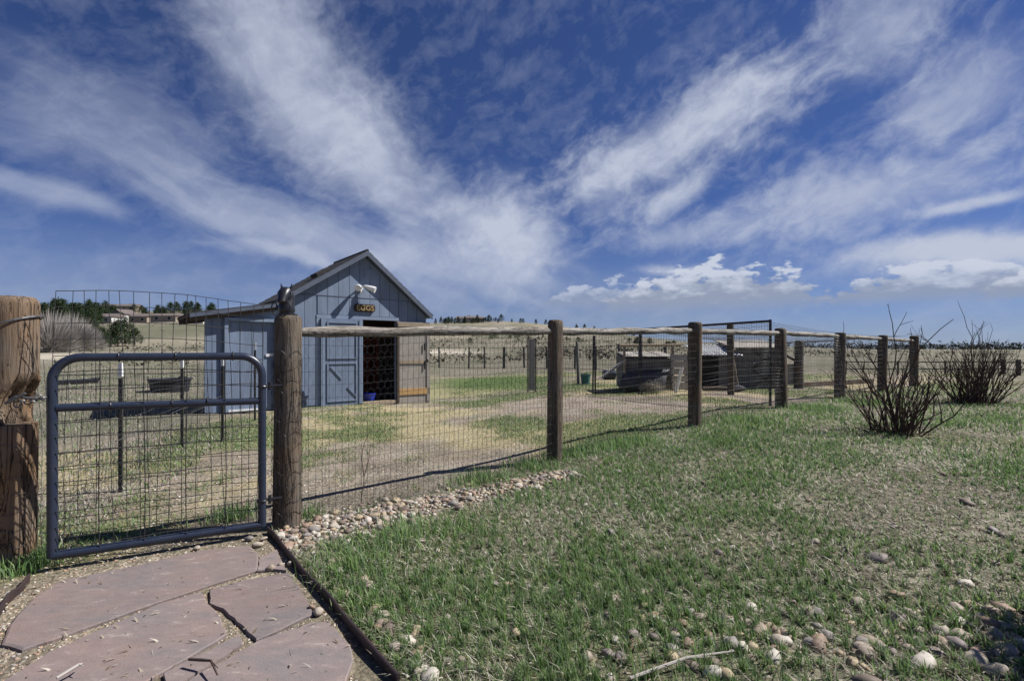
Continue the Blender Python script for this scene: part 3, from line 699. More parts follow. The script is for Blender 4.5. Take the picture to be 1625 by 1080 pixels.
for i in range(4):
    wq = (a1 - .06 - a0 - .07) / 4; x0 = a0 + .07 + i * wq
    m = MB(); fpr(m, [(x0 + .004, .06), (x0 + wq - .004, .06), (x0 + wq - .004, 1.92), (x0 + .004, 1.92)], .002, .022); m.build('door_board', 'siding', lw)
m = MB(); fpr(m, [(a0 + .07, .02), (a1 - .3, .02), (a1 - .3, .055), (a0 + .07, .055)], .002, .09); m.build('white_sill', 'white', lw)
m = MB(); m.bar(S(a1 - .22, .035, 1.20), S(a1 - .02, .045, 1.235), .02, .06); m.build('latch', 'white', lw)
ROOFD = 2.2
def LR(t, d, up=0): return S(t, d, 2.05 + (t - (LT0 - .28)) / (LT1 - .14 - LT0 + .28) * (HC + 71 * zL / FPX - 2.05) + up)
m = MB()
tl, tr = LT0 - .28, LT1 - .14
m.hexa([LR(tl, OV, -.05), LR(tr, OV, -.05), LR(tr, -ROOFD, -.05), LR(tl, -ROOFD, -.05)], [LR(tl, OV), LR(tr, OV), LR(tr, -ROOFD), LR(tl, -ROOFD)])
lr = m.build('lean_to_roof', 'inner', shed)
m = MB(); m.hexa([LR(tl - .02, OV + .02, .002), LR(tr, OV + .02, .002), LR(tr, -ROOFD - .02, .002), LR(tl - .02, -ROOFD - .02, .002)], [LR(tl - .02, OV + .02, .022), LR(tr, OV + .02, .022), LR(tr, -ROOFD - .02, .022), LR(tl - .02, -ROOFD - .02, .022)]); m.build('roof_sheet', 'shingle', lr)
m = MB(); m.hexa([LR(tl, OV, -.075), LR(tr, OV, -.075), LR(tr, OV + .02, -.075), LR(tl, OV + .02, -.075)], [LR(tl, OV), LR(tr, OV), LR(tr, OV + .02), LR(tl, OV + .02)]); m.build('fascia_board', 'fascia', lr)
for i in range(4):
    d = .12 - i * .70; m = MB(); m.bar(LR(tl + .01, d, -.10), LR(tr, d, -.10), .045, .10); m.build('rafter', 'inner', lr)
# EGGS sign and floodlight
sx_ = (tpx(593) + tpx(560)) / 2; sg = thing('eggs_sign', S(sx_, .02, 2.36), 'dark wooden sign with cut-out letters EGGS over the shed door', 'sign')
m = MB(); poly = [(-.32, 2.29), (-.29, 2.265), (.32, 2.265), (.36, 2.30), (.375, 2.36), (.36, 2.43), (.32, 2.455), (-.25, 2.455), (-.31, 2.44), (-.33, 2.36)]; kx = (tpx(593) - tpx(560)) / .7; sx = (tpx(593) + tpx(560)) / 2
fpr(m, [(t * kx + sx, h) for t, h in poly], .022, .062); m.build('board', 'signb', sg)
cu = bpy.data.curves.new('letters', 'FONT'); cu.body = 'EGGS'; cu.size = .235 * kx; cu.extrude = .012; cu.offset = .002; cu.align_x = 'CENTER'; cu.align_y = 'CENTER'; cu.space_character = 1.05
to = bpy.data.objects.new('letters_tmp', cu); COL.objects.link(to); bpy.context.view_layer.update()
tm = bpy.data.meshes.new_from_object(to.evaluated_get(bpy.context.evaluated_depsgraph_get())); bpy.data.objects.remove(to)
mt = Matrix((SE, ZU, SN)).transposed().to_4x4(); tm.transform(mt); tm.transform(Matrix.Translation(S(sx + .02, .072, 2.355) - wloc(sg))); tm.materials.append(M['gold'])
lo = bpy.data.objects.new('letters', tm); COL.objects.link(lo); lo.parent = sg
FX = tpx(571); fl = thing('floodlight', S(FX, .02, 2.85), 'white twin-head floodlight on the gable above the sign', 'floodlight')
MB().tube([S(FX, .02, 2.85), S(FX, .07, 2.85)], [.075, .065], 16).build('base', 'white', fl, True)
for s, dv in ((-1, (-.15, .26, -.09)), (1, (.30, .22, -.10))):
    p = S(FX + s * .02, .06, 2.87); q_ = S(FX + s * .07, .13, 2.90); e_ = q_ + SE * dv[0] * .7 + SN * dv[1] * .7 + ZU * dv[2]
    MB().tube([p, q_], .016, 8).build('arm', 'white', fl, True)
    MB().tube([q_, q_.lerp(e_, .25), q_.lerp(e_, .8), e_], [.025, .045, .075, .078], 14).build('lamp_head', 'white', fl, True)
MB().box(S(FX, .10, 2.76), (.07, .07, .09), (SE, SN, ZU)).build('sensor', 'white', fl, bevel=.01)
# inside: red shelf and blue tub; a dark ornament against the wall
sh = thing('nest_box_shelf', S(.35, -1.5, .005), 'red wooden shelf unit in the dark inside of the shed', 'shelf')
for a in (-.2, .35, .9): MB().box(S(a, -1.5, .9), (.03, .5, 1.75), (SE, SN, ZU)).build('upright', 'red', sh)
for h in (.25, .7, 1.15, 1.6): MB().box(S(.35, -1.5, h), (1.06, .48, .03), (SE, SN, ZU)).build('shelf', 'red', sh)
MB().box(S(.35, -1.76, .9), (1.1, .02, 1.7), (SE, SN, ZU)).build('back_panel', 'red', sh)
tb = thing('blue_tub', S(DM + .33, -.30, .02), 'bright blue plastic tub on the floor just inside the shed door', 'tub')
MB().lathe(S(DM + .33, -.30, .02), [(.13, 0), (.165, .16), (.18, .165), (.18, .185), (.155, .18), (.12, .03)], 20).build('tub_body', 'blue', tb, True)
orn = thing('wall_ornament', S(tpx(481), .03, .2), 'small dark star-shaped ornament leaning on the shed wall left of the doors', 'ornament')
m = MB(); st = []
for i in range(10):
    rr_ = .19 if i % 2 == 0 else .08; a = math.pi / 2 + i * math.pi / 5; st.append((tpx(481) + rr_ * .7 * math.cos(a), .20 + rr_ * math.sin(a)))
fpr(m, st, .024, .045); m.build('star', 'gate', orn)

# ------------------------------------------------------------------ wire run fence with T-posts left of the shed
rf = thing('wire_run_fence', (-3.7, 4.6, 0), 'wire fence on dark steel T-posts leading from the gate to the shed', 'fence')
def tpost(p, h, white=True):
    p = Vector((p[0], p[1], hz1(p[0], p[1]))); m = MB()
    m.box(p + Vector((0, 0, h / 2 - .165)), (.036, .007, h + .2 - .135)); m.box(p + Vector((0, .018, h / 2 - .165)), (.007, .03, h + .2 - .135))
    for i in range(int(h / .055) - 4): m.box(p + Vector((0, -.006, .05 + i * .055)), (.014, .008, .02))
    o = m.build('t_post', 'tpost', rf)
    m = MB(); m.box(p + Vector((0, 0, h - .055)), (.037, .008, .13)); m.box(p + Vector((0, .018, h - .055)), (.008, .031, .13)); m.build('white_tip', 'white' if white else 'tpost', o)
TP = [(-3.73, 4.62), (-4.45, 6.54), (-4.22, 7.07), (-4.79, 9.04)]
for p, h in zip(TP, (1.22, 1.2, 1.22, 1.44)): tpost(p, h)
for i, (a, b, ta, tb) in enumerate([((-3.12, 3.15), TP[0], 1.30, 1.16), (TP[0], TP[1], 1.16, 1.12), (TP[1], (-5.75, 9.3), 1.12, 1.1), (TP[2], TP[3], 1.12, 1.2)]):
    mesh_panel(a, b, ta, tb, .102, .102, 0, .0017, 300 + i).build('woven_wire', 'galv', rf)
m = MB(); m.tube(wavy((-3.1, 3.2, .55), (-4.79, 9.04, .75), 10, .03, 5), .003, 5); m.tube(wavy((-3.73, 4.62, .45), (-4.3, 7.6, .62), 8, .02, 6), .003, 5); m.build('slack_wire', 'galv', rf)

# ------------------------------------------------------------------ inner run, hutches and small things in the pen
def at(px, z): return Vector(((px - W / 2) / FPX * z, z, 0))
def onG(px, z): v = at(px, z); v.z = hz1(v.x, v.y); return v
run = thing('aviary_run', (4.83, 8.75, 0), 'tall black-framed wire run with a top bar behind the second fence panel', 'run')
RP = [Vector((4.78, 8.98)), Vector((3.12, 11.8)), Vector((2.08, 12.3)), Vector((.75, 14.1))]
tops = [HC + .54, HC + .50, HC + .33, HC + .30]
for i, p in enumerate(RP[:3]):
    z = hz1(p.x, p.y); m = MB()
    for o in (-.035, .035) if i else (0,): m.bar((p.x + o, p.y, z - .05), (p.x + o * .4, p.y, tops[i]), .035, .035)
    m.build('frame_post', 'black', run)
MB().tube([(RP[0].x, RP[0].y, tops[0] - .03), (RP[1].x, RP[1].y, tops[1] - .03)], .024, 8).build('top_bar', 'black', run, True)
for i in range(3): mesh_panel(RP[i], RP[i + 1], tops[i] - .03, tops[i + 1] - .03, .052, .10, 0, .0022, 400 + i).build('woven_wire', 'wire', run)
# netting that sags from the tall post towards the far corner
m = MB()
Q0, Q1, Q2, Q3 = Vector((RP[0].x, RP[0].y, tops[0] - .05)), Vector((11.3, 13.9, HC + .36)), Vector((9.0, 16.5, HC + .2)), Vector((RP[1].x, RP[1].y, tops[1] - .05))
def net(u, v): p = (Q0.lerp(Q1, u)).lerp(Q3.lerp(Q2, u), v); p.z -= .22 * math.sin(math.pi * u) * (.4 + .6 * math.sin(math.pi * v)); return p
for i in range(41): m.tube([net(i / 40, j / 8) for j in range(9)], .0022, 3, False)
for j in range(17): m.tube([net(i / 20, j / 16) for i in range(21)], .0022, 3, False)
m.build('overhead_netting', 'wire', run)
ng = thing('narrow_gate', onG(844, 14.2), 'narrow grey board panel between two dark posts in the pen', 'gate')
p = onG(844, 14.2)
for o in (-.115, .115): MB().box(p + Vector((o, 0, .78)), (.035, .06, 1.6)).build('post', 'tpost', ng)
MB().box(p + Vector((0, .01, .80)), (.175, .02, 1.5)).build('board', 'ply', ng)
# wooden hutch with a ramp
hu = thing('pallet_hutch', onG(1030, 12.4), 'low wooden hutch with dark sloped front and pole frame inside the pen', 'hutch')
c = onG(1030, 12.4); wv = .62
def hb(x, y, z): return c + Vector((x, y, z))
m = MB(); m.hexa([hb(-wv, 0, .05), hb(wv, 0, .05), hb(wv, 1, .05), hb(-wv, 1, .05)], [hb(-wv, .05, .82), hb(wv, .05, .82), hb(wv, 1, .92), hb(-wv, 1, .92)]); m.build('body', 'grey', hu)
for i in range(9): MB().box(hb(-wv + .07 + i * .138, .48, .93 + .002 * (i % 2)), (.13, 1.16, .02), (Vector((1, 0, 0)), Vector((0, 1, .1)).normalized(), Vector((0, -.1, 1)).normalized())).build('roof_plank', 'ply' if i % 3 else 'grey', hu)
for i in range(6): MB().box(hb(random.uniform(-.02, .02), .012 + .008 * i, .12 + i * .125), (1.26 - .03 * (i % 2), .025, .108)).build('front_plank', 'grey' if i % 3 else 'ply', hu)
m = MB(); n = 12; vs = []
for i in range(n + 1):
    x = -wv - .22 + (2 * wv - .1) * i / n; k = .012 * math.sin(i * 2.1)
    vs += [hb(x + .22, -.03, .56 + k), hb(x + .10, -.17 + k, .36), hb(x, -.34 + k, .10)]
m.add(vs, [(i * 3 + j, i * 3 + 3 + j, i * 3 + 4 + j, i * 3 + 1 + j) for i in range(n) for j in range(2)]); o = m.build('cover', 'tarp', hu, True); sm = o.modifiers.new('solid', 'SOLIDIFY'); sm.thickness = .012
for x in (-wv - .03, wv - .05): MB().bar(hb(x, -.08, 0), hb(x, -.08, 1.16), .055, .055).build('frame_post', 'plank', hu)
MB().tube([hb(-wv - .15, -.08, 1.16), hb(wv + .15, -.09, 1.17)], .035, 8).build('frame_pole', 'plank', hu, True)
MB().bar(hb(-wv - .62, -.1, .34), hb(-wv - .0, -.05, .80), .14, .04).build('ramp', 'pale', hu)
pa = thing('slatted_pallet', onG(1080, 12.0), 'pale upright pallet with dark gaps leaning beside the hutch', 'pallet')
c = onG(1080, 12.0)
for i in range(5): MB().box(c + Vector((0, .03 + .02 * i, .13 + .175 * i)), (.40, .025, .15)).build('slat', 'pale', pa)
for x in (-.17, .17): MB().bar(c + Vector((x, .07, .02)), c + Vector((x, .17, .92)), .05, .05).build('stile', 'grey', pa)
pl = thing('leaning_plank', onG(1072, 11.5), 'grey plank leaning against the pale pallet', 'plank'); c = onG(1072, 11.5)
MB().bar(c + Vector((0, 0, .02)), c + Vector((.30, .42, .60)), .08, .025).build('board', 'pale', pl)
tw = thing('tumbleweed', onG(1035, 11.7), 'tangled dry tumbleweed lying against the hutch', 'tumbleweed'); c = onG(1035, 11.7) + Vector((0, 0, .17))
m = MB(); rs = np.random.default_rng(2)
for i in range(170):
    d = Vector(rs.normal(0, 1, 3)); d.normalize(); d2 = (d + Vector(rs.normal(0, .5, 3))).normalized(); s = Vector((.34, .2, .17))
    p = [Vector((a.x * s.x, a.y * s.y, a.z * s.z)) for a in (d * .2, d * .65, d2 * 1.0)]; m.tube([c + x for x in p], [.004, .003, .002], 3, False)
m.build('stems', 'straw', tw)
# low coop with a corrugated roof and a boarded block next to it
co = thing('corrugated_coop', onG(1140, 12.6), 'low dark coop with a white corrugated roof in the pen', 'coop'); c = onG(1140, 12.6)
def cb(x, y, z): return c + Vector((x, y, z))
m = MB(); m.hexa([cb(-.48, .0, 0), cb(-.42, .0, 0), cb(-.42, .9, 0), cb(-.48, .9, 0)], [cb(-.48, 0, .86), cb(-.42, 0, .86), cb(-.42, .9, 1.0), cb(-.48, .9, 1.0)]); m.build('side_wall', 'inner', co)
MB().box(cb(0, .9, .48), (.96, .03, .96)).build('back_wall', 'inner', co); MB().box(cb(.24, .0, .43), (.46, .03, .84)).build('front_wall', 'grey', co); MB().box(cb(.46, .45, .43), (.03, .85, .84)).build('side_wall', 'grey', co)
m = MB(); n = 48; vs = []
for i in range(n + 1):
    x = -.58 + 1.16 * i / n; k = .018 * math.sin(i / n * 2 * math.pi * 11)
    vs += [cb(x, -.12, .88 + k), cb(x + .0, .95, 1.16 + k)]
m.add(vs, [(2 * i, 2 * i + 2, 2 * i + 3, 2 * i + 1) for i in range(n)]); o = m.build('corrugated_roof', 'corr', co, True); sm = o.modifiers.new('solid', 'SOLIDIFY'); sm.thickness = .006
bk = thing('boarded_coop', onG(1203, 12.7), 'dark boarded coop with crossed braces and a white knob in the pen', 'coop'); c = onG(1203, 12.7)
for i in range(7): MB().box(cb(-.51 + i * .165, 0, .53), (.155, .03, 1.06)).build('board', 'grey', bk)
MB().box(cb(-.01, .5, .5), (1.12, .92, 1.0)).build('body', 'inner', bk)
m = MB(); m.hexa([cb(-.70, -.12, 1.065), cb(.70, -.12, 1.065), cb(.70, 1.1, 1.27), cb(-.70, 1.1, 1.27)], [cb(-.70, -.12, 1.09), cb(.70, -.12, 1.09), cb(.70, 1.1, 1.295), cb(-.70, 1.1, 1.295)]); m.build('roof', 'ply', bk)
for a, b in (((-.15, .52), (.5, 1.0)), ((-.15, 1.0), (.5, .54)), ((-.15, .48), (.5, .05)), ((-.15, .05), (.5, .48))): MB().bar(cb(a[0], -.028, a[1]), cb(b[0], -.028, b[1]), .02, .05).build('brace', 'inner', bk)
MB().lathe(cb(-.13, -.05, .68), [(.02, -.02), (.03, 0), (.02, .02)], 10).build('knob', 'white', bk, True)
cr = thing('small_crate', onG(1252, 13.0), 'small crate with pale panel and sloping lid beside the boarded coop', 'crate'); c = onG(1252, 13.0)
for x in (-.17, .17): MB().bar(cb(x, 0, 0), cb(x, 0, .72), .06, .06).build('post', 'tpost', cr)
MB().box(cb(0, .01, .36), (.28, .02, .56)).build('panel', 'pale', cr); MB().bar(cb(-.2, -.02, .92), cb(.22, -.02, .70), .07, .05).build('lid', 'tpost', cr)
dk = thing('leaning_pole', onG(1173, 11.9), 'long thin pole leaning in front of the corrugated coop', 'pole'); c = onG(1173, 11.9)
MB().tube([cb(0, 0, .0), cb(-.05, .15, .7), cb(-.13, .3, 1.28)], .017, 7).build('shaft', 'plank', dk, True)
MB().tube([cb(-.22, -.02, .07), cb(-.05, -.03, .09), cb(.12, -.02, .075)], [.06, .085, .05], 8).build('brush_head', 'tarp', dk, True)
lg = thing('fallen_log', onG(1143, 12.05), 'dark log lying on the dirt in front of the corrugated coop', 'log'); c = onG(1143, 12.05)
MB().tube([cb(-.42, .05, .06), cb(0, .0, .065), cb(.40, -.06, .055)], [.05, .055, .045], 10).build('trunk', 'post', lg, True)
bu = thing('teal_bucket', onG(929, 15.4), 'teal plastic bucket on the dirt in the pen', 'bucket'); c = onG(929, 15.4)
MB().lathe(c, [(.125, 0), (.16, .30), (.172, .30), (.172, .325), (.15, .325), (.115, .03)], 20).build('pail', 'teal', bu, True)
MB().tube([cb(.165 * math.cos(a), -.05 - .02 * math.sin(a), .31 - .12 * math.sin(a)) for a in np.linspace(0, math.pi, 10)], .005, 5).build('handle', 'galv', bu)
bl = thing('dark_barrel', onG(967, 17.0), 'small dark blue drum lying behind the hutch ramp', 'drum'); c = onG(967, 17.0)
MB().tube([cb(-.22, 0, .17), cb(-.2, 0, .17), cb(.2, .05, .17), cb(.22, .05, .17)], [.14, .165, .165, .14], 16).build('shell', 'gate', bl, True)
lk = thing('leaning_post', onG(918, 15.6), 'short grey leaning post behind the teal bucket', 'post'); c = onG(918, 15.6)
log_post(c, 1.35, .055, 77, lean=(-.03, .02)).build('log', 'grey', lk, True)
dp = thing('dark_wood_post', onG(1160, 11.2), 'dark leaning wooden post rising behind the middle rail', 'post'); c = onG(1160, 11.2)
log_post(c, HC + .60 - c.z, .075, 78, lean=(-.012, .0)).build('log', 'post', dp, True)
# back posts of the wood fence at the right
for px, z, top, lab in ((1268, 12.9, .22, 'weathered log post behind the rail between the fourth and fifth fence posts'),):
    c = onG(px, z); o = thing('back_post', c, lab, 'post'); log_post(c, HC + top - c.z, .115, 80).build('log', 'post', o, True)
bb = thing('base_board', onG(1300, 13.6), 'dark board lying along the ground behind the fifth fence post', 'board')
MB().bar(onG(1272, 13.2) + Vector((0, 0, .06)), onG(1385, 14.8) + Vector((0, 0, .06)), .05, .14).build('plank', 'post', bb)
# rear wire fence
rw = thing('rear_wire_fence', onG(832, 31), 'dark wire fence with slim posts along the back of the pen', 'fence')
RW = [(640, 37), (697, 34.5), (744, 33.2), (769, 32.5), (800, 31.5), (832, 30.5), (868, 27.5), (912, 25.5), (945, 24), (983, 22), (1055, 20), (1145, 18), (1225, 16.2)]
prev = None
for i, (px, z) in enumerate(RW):
    c = onG(px, z); hgt = HC + .12 - c.z if z > 23 else HC + .2 - c.z
    MB().tube([c - Vector((0, 0, .1)), c + Vector((random.uniform(-.03, .03), 0, hgt))], .055 if i % 4 else .08, 8).build('post', 'tpost', rw, True)
    if prev:
        a, b = prev
        m = MB()
        for f_ in (.04, .25, .45, .65, .82, .97): m.tube([a + Vector((0, 0, b * f_)), (a + Vector((0, 0, b * f_))).lerp(c + Vector((0, 0, hgt * f_)), .5) - Vector((0, 0, .02)), c + Vector((0, 0, hgt * f_))], .012 if f_ in (.04, .97) else .004, 4, False)
        nn = 16
        for k in range(nn): pa_ = a.lerp(c, k / nn); m.tube([pa_, pa_ + Vector((0, 0, b * .96))], .0035, 3, False)
        m.build('wire', 'wire', rw)
    prev = (c, hgt)
# low fence on the far right
lf = thing('low_wire_fence', onG(1345, 20), 'low dark rail fence in the pasture behind the bare bushes', 'fence')
LFp = [(1342, 19.5), (1425, 19.8), (1500, 20), (1592, 20.3), (1616, 19.0), (1700, 19)]
prev = None
for i, (px, z) in enumerate(LFp):
    c = onG(px, z); t = .56 if i < 3 else .62
    MB().box(c + Vector((0, 0, t / 2)), (.05 if i < 3 else .11, .05 if i < 3 else .11, t)).build('post', 'tpost' if i < 3 else 'post', lf)
    if prev:
        for f_ in (.50, .22): MB().bar(prev + Vector((0, 0, f_)), c + Vector((0, 0, f_)), .035, .04).build('rail', 'tpost', lf)
    prev = c

# ------------------------------------------------------------------ trough and tank in the pasture
c = G(270, 621); tk = thing('stock_tank', c, 'black plastic stock tank in the dry pasture left of the shed', 'tank')
m = MB(); n = 28; prof = [(.50, 0), (.56, .36), (.60, .38), (.60, .41), (.54, .40), (.48, .08)]
MB().lathe(c, prof, n).build('basin', 'tank', tk, True)
MB().lathe(c + Vector((.45, -.1, .42)), [(.10, 0), (.11, .05), (.06, .08)], 12).build('float_valve', 'tank', tk, True)
a, b = G(85, 611), G(152, 607); ft = thing('feed_trough', a, 'long low black trough lying in the pasture behind the gate', 'trough')
d = (b - a).normalized(); s = Vector((-d.y, d.x, 0))
m = MB(); m.hexa([a - s * .12, b - s * .12, b + s * .12, a + s * .12], [a - s * .2 + ZU * .17, b - s * .2 + ZU * .17, b + s * .2 + ZU * .17, a + s * .2 + ZU * .17]); m.build('bin', 'tank', ft, bevel=.02)
for q_ in (a, b): MB().bar(q_ - s * .22 + ZU * .17, q_ + s * .22 + ZU * .17, .05, .05).build('end_rim', 'tank', ft)

# ------------------------------------------------------------------ bare bushes
def branchy(m, p, d, L, r, rs, depth, k=6, spread=.35, up=.25):
    pts = [Vector(p)]; d = Vector(d).normalized(); rad = [r]; q = Vector(p)
    for i in range(k):
        d = (d + Vector(rs.normal(0, .15, 3)) + Vector((0, 0, up * .2))).normalized(); q = q + d * L / k; pts.append(q.copy()); rad.append(r * (1 - .75 * (i + 1) / k) + .0012)
        if depth and i >= 1 and rs.random() < .5:
            dd = (d + Vector(rs.normal(0, spread, 3)) + Vector((0, 0, .15))).normalized()
            branchy(m, q, dd, L * (1 - i / k) * rs.uniform(.45, .8), rad[-1] * .75, rs, depth - 1, 4, spread, up)
    m.tube(pts, rad, 5, False)
def bush(c, nst, hgt, wid, seed, label, tall=()):
    rs = np.random.default_rng(seed); o = thing('bare_bush', c, label, 'bush', 'leafless bushes on the lawn'); m = MB()
    for i in range(nst):
        th = rs.uniform(0, 2 * math.pi); sp = rs.uniform(.05, 1) ** .7; d = Vector((math.cos(th) * sp * wid, math.sin(th) * sp * wid * .8, 1)).normalized()
        st = c + Vector((math.cos(th), math.sin(th), 0)) * .30 * rs.random() - Vector((0, 0, .03))
        branchy(m, st, d, hgt * rs.uniform(.45, .85), rs.uniform(.0055, .0105), rs, 2)
    for (dx, dy, h) in tall: branchy(m, c, Vector((dx, dy, 1)), h, .010, rs, 2, 9)
    m.build('stems', 'twig', o)
    m = MB()
    for i in range(nst * 5):
        th = rs.uniform(0, 6.28); r = abs(rs.normal(0, .22)); s = c + Vector((math.cos(th) * r, math.sin(th) * r, 0)); m.tube([s, s + Vector(rs.normal(0, .06, 3)) + Vector((math.cos(th) * .1, math.sin(th) * .1, .12 * rs.random()))], .003, 3, False)
    tag(m.build('base_litter', 'twig', o), kind='stuff')
bush(G(1425, 688), 44, 1.2, .70, 31, 'nearer leafless bush with a few tall stems on the lawn', ((-.03, .1, 1.6), (.13, .05, 1.62), (.05, -.1, 1.25), (-.30, 0, 1.4)))
bush(G(1545, 640), 95, 1.6, .72, 32, 'farther leafless bush, wider and denser, at the edge of the lawn', ((-.12, 0, 1.9), (.1, .1, 1.95), (.3, 0, 1.7)))
# thin sapling in the wire near the gate
sp = thing('thin_sapling', G(573, 800), 'thin bare sapling growing through the fence wire', 'sapling'); m = MB(); branchy(m, G(573, 800), (0, .02, 1), .62, .004, np.random.default_rng(12), 2, 8, .5); m.build('stem', 'twig', sp)
# evergreen shrub added out of view at the right to shade the lawn corner
es = thing('shadow_caster_shrub', (2.95, 1.84, hz1(2.95, 1.84)), 'unseen evergreen shrub added at the right to shade the lawn corner', 'shrub')
def leaf_cloud(pos, size, rs, n_per, cols):
    """small triangles round each clump centre"""
    P = np.repeat(pos, n_per, 0) + rs.normal(0, 1, (len(pos) * n_per, 3)) * np.repeat(size, n_per)[:, None] * .5
    k = len(P); d1 = rs.normal(0, 1, (k, 3)); d1 /= np.linalg.norm(d1, axis=1)[:, None]; d2 = rs.normal(0, 1, (k, 3)); d2 /= np.linalg.norm(d2, axis=1)[:, None]
    s = (np.repeat(size, n_per) * .42)[:, None]
    V = np.stack([P + d1 * s, P - d1 * s * .5 + d2 * s * .5, P - d1 * s * .5 - d2 * s * .5], 1).reshape(-1, 3)
    C = np.repeat(np.array(cols)[rs.integers(0, len(cols), k)] * rs.uniform(.75, 1.25, (k, 1)), 3, 0)
    return V, np.arange(3 * k).reshape(-1, 3), C
rs = np.random.default_rng(14); u = rs.normal(0, 1, (420, 3)); u /= np.linalg.norm(u, axis=1)[:, None]; u *= rs.uniform(.35, 1, (420, 1)) ** .5
V, F, C = leaf_cloud(u * np.array((.38, .40, .62)) + np.array((0, 0, .66)), np.full(420, .085), rs, 14, [(.05, .085, .035), (.035, .065, .03)])
me = fastmesh('foliage', V, F, C); me.materials.append(M['needle']); o = bpy.data.objects.new('foliage', me); COL.objects.link(o); o.parent = es
MB().tube([wloc(es) - ZU * .05, wloc(es) + ZU * .5], [.03, .015], 8).build('stem', 'bark', es)

# ------------------------------------------------------------------ trees and houses on the hills
def pine_mesh(seed, slim):
    rs = np.random.default_rng(seed); n = 130; h = rs.uniform(.12, 1, n); th = rs.uniform(0, 6.28, n)
    rad = slim * (1 - h) ** .75 * (h > .0) * rs.uniform(.45, 1.1, n) + .02
    rad = rad * (1 + .25 * np.sin(3 * th + seed))
    pos = np.stack([np.cos(th) * rad, np.sin(th) * rad, h], -1)
    V, F, C = leaf_cloud(pos, rs.uniform(.05, .11, n), rs, 14, [(.032, .05, .022), (.045, .065, .028), (.025, .042, .02)])
    me = fastmesh('crown', V, F, C); me.materials.append(M['needle'])
    m = MB().tube([(0, 0, -.03), (0, 0, .5), (0, 0, .9)], [.022, .014, .004], 6); t = bpy.data.meshes.new('trunk'); t.from_pydata(m.v, [], m.f); t.materials.append(M['bark'])
    return me, t
PM = [pine_mesh(s, w) for s, w in ((1, .26), (2, .34), (3, .42), (4, .30))]
def far(px, d): 
    a = math.atan2((px - W / 2) / FPX, 1); x, y = d * math.sin(a), d * math.cos(a); return Vector((x, y, hz1(x, y)))
def pine(px, d, h, k, label, group, wide=1.0):
    c = far(px, d); o = thing('pine_tree', c, label, 'tree', group); o.scale = (h * wide, h * wide, h); o.rotation_euler = (0, 0, random.uniform(0, 6.28))
    for nm, me in zip(('crown', 'trunk'), PM[k]): q = bpy.data.objects.new(nm, me); COL.objects.link(q); q.parent = o
rs = np.random.default_rng(77)
gl = ('dark evergreen tree on the hillside left of the shed', 'trees on the left hillside')
for i in range(88):
    px = rs.uniform(66, 345) if i > 34 else rs.uniform(58, 165); d = rs.uniform(225, 350) if i > 34 else rs.uniform(200, 330)
    pine(px, d, rs.uniform(4, 8.0), int(rs.integers(0, 4)), *gl, wide=rs.uniform(.9, 1.5))
for px, d, h, wh in ((153, 118, 4.5, 'leftmost'), (163, 112, 3.4, 'second from the left'), (176, 121, 3.2, 'third from the left'), (187, 120, 5.0, 'fourth from the left'), (198, 122, 5.2, 'fifth from the left'), (214, 122, 3.4, 'rightmost')):
    pine(px, d, h, 2, 'rounded juniper in the left field, ' + wh + ' of the six', 'junipers in the left field', 1.25)
gm_ = ('small dark pine on the bare ridge behind the pen', 'trees on the middle ridge')
for i in range(52):
    px = rs.uniform(684, 800) if i < 30 else rs.uniform(700, 1010); d = rs.uniform(310, 366)
    pine(px, d, rs.uniform(2.2, 5.2) * (1 if px < 800 else .75), int(rs.integers(0, 4)), *gm_, wide=rs.uniform(.9, 1.5))
for i in range(30): pine(rs.uniform(690, 1150), rs.uniform(70, 260), rs.uniform(.9, 2.2), 2, 'low juniper on the pasture slope behind the pen', 'junipers on the pasture slope', 1.5)
# far line of trees on the plain to the right
n = 900; pxs = rs.uniform(1180, 1800, n); ds = rs.uniform(900, 1500, n); ps = np.array([far(p, d) for p, d in zip(pxs, ds)])
keep = vnoise(pxs, ds * .02, .02, 5) > -.35; ps = ps[keep]; ps[:, 2] += rs.uniform(.5, 7, len(ps))
V, F, C = leaf_cloud(ps, np.full(len(ps), 6.0), rs, 8, [(.035, .045, .035), (.045, .055, .04)])
me = fastmesh('far_treeline', V, F, C); me.materials.append(M['needle']); o = bpy.data.objects.new('far_treeline', me); COL.objects.link(o); tag(o, 'dark distant line of trees on the plain at the right', 'trees', kind='stuff')
# low grey scrub over the dry hills
n = 5200; a_ = np.radians(rs.uniform(-50, 46, n)); d_ = 42 * (340 / 42) ** rs.random(n); x_, y_ = d_ * np.sin(a_), d_ * np.cos(a_); kp = (vnoise(x_, y_, .05, 51) + .5 * vnoise(x_, y_, .2, 52) > .05) & ~((np.abs(d_ - 66 - 6 * np.sin(x_ * .05)) < 8) & (x_ < 0)); x_, y_ = x_[kp], y_[kp]
V, F, C = leaf_cloud(np.stack([x_, y_, height(x_, y_) + .12], -1), rs.uniform(.25, .75, len(x_)), rs, 7, [(.10, .10, .07), (.15, .14, .10), (.075, .08, .05), (.19, .165, .12)])
me = fastmesh('hill_scrub', V, F, C); me.materials.append(M['needle']); o = bpy.data.objects.new('hill_scrub', me); COL.objects.link(o); tag(o, 'low grey-green scrub scattered over the dry hills', 'scrub', kind='stuff')
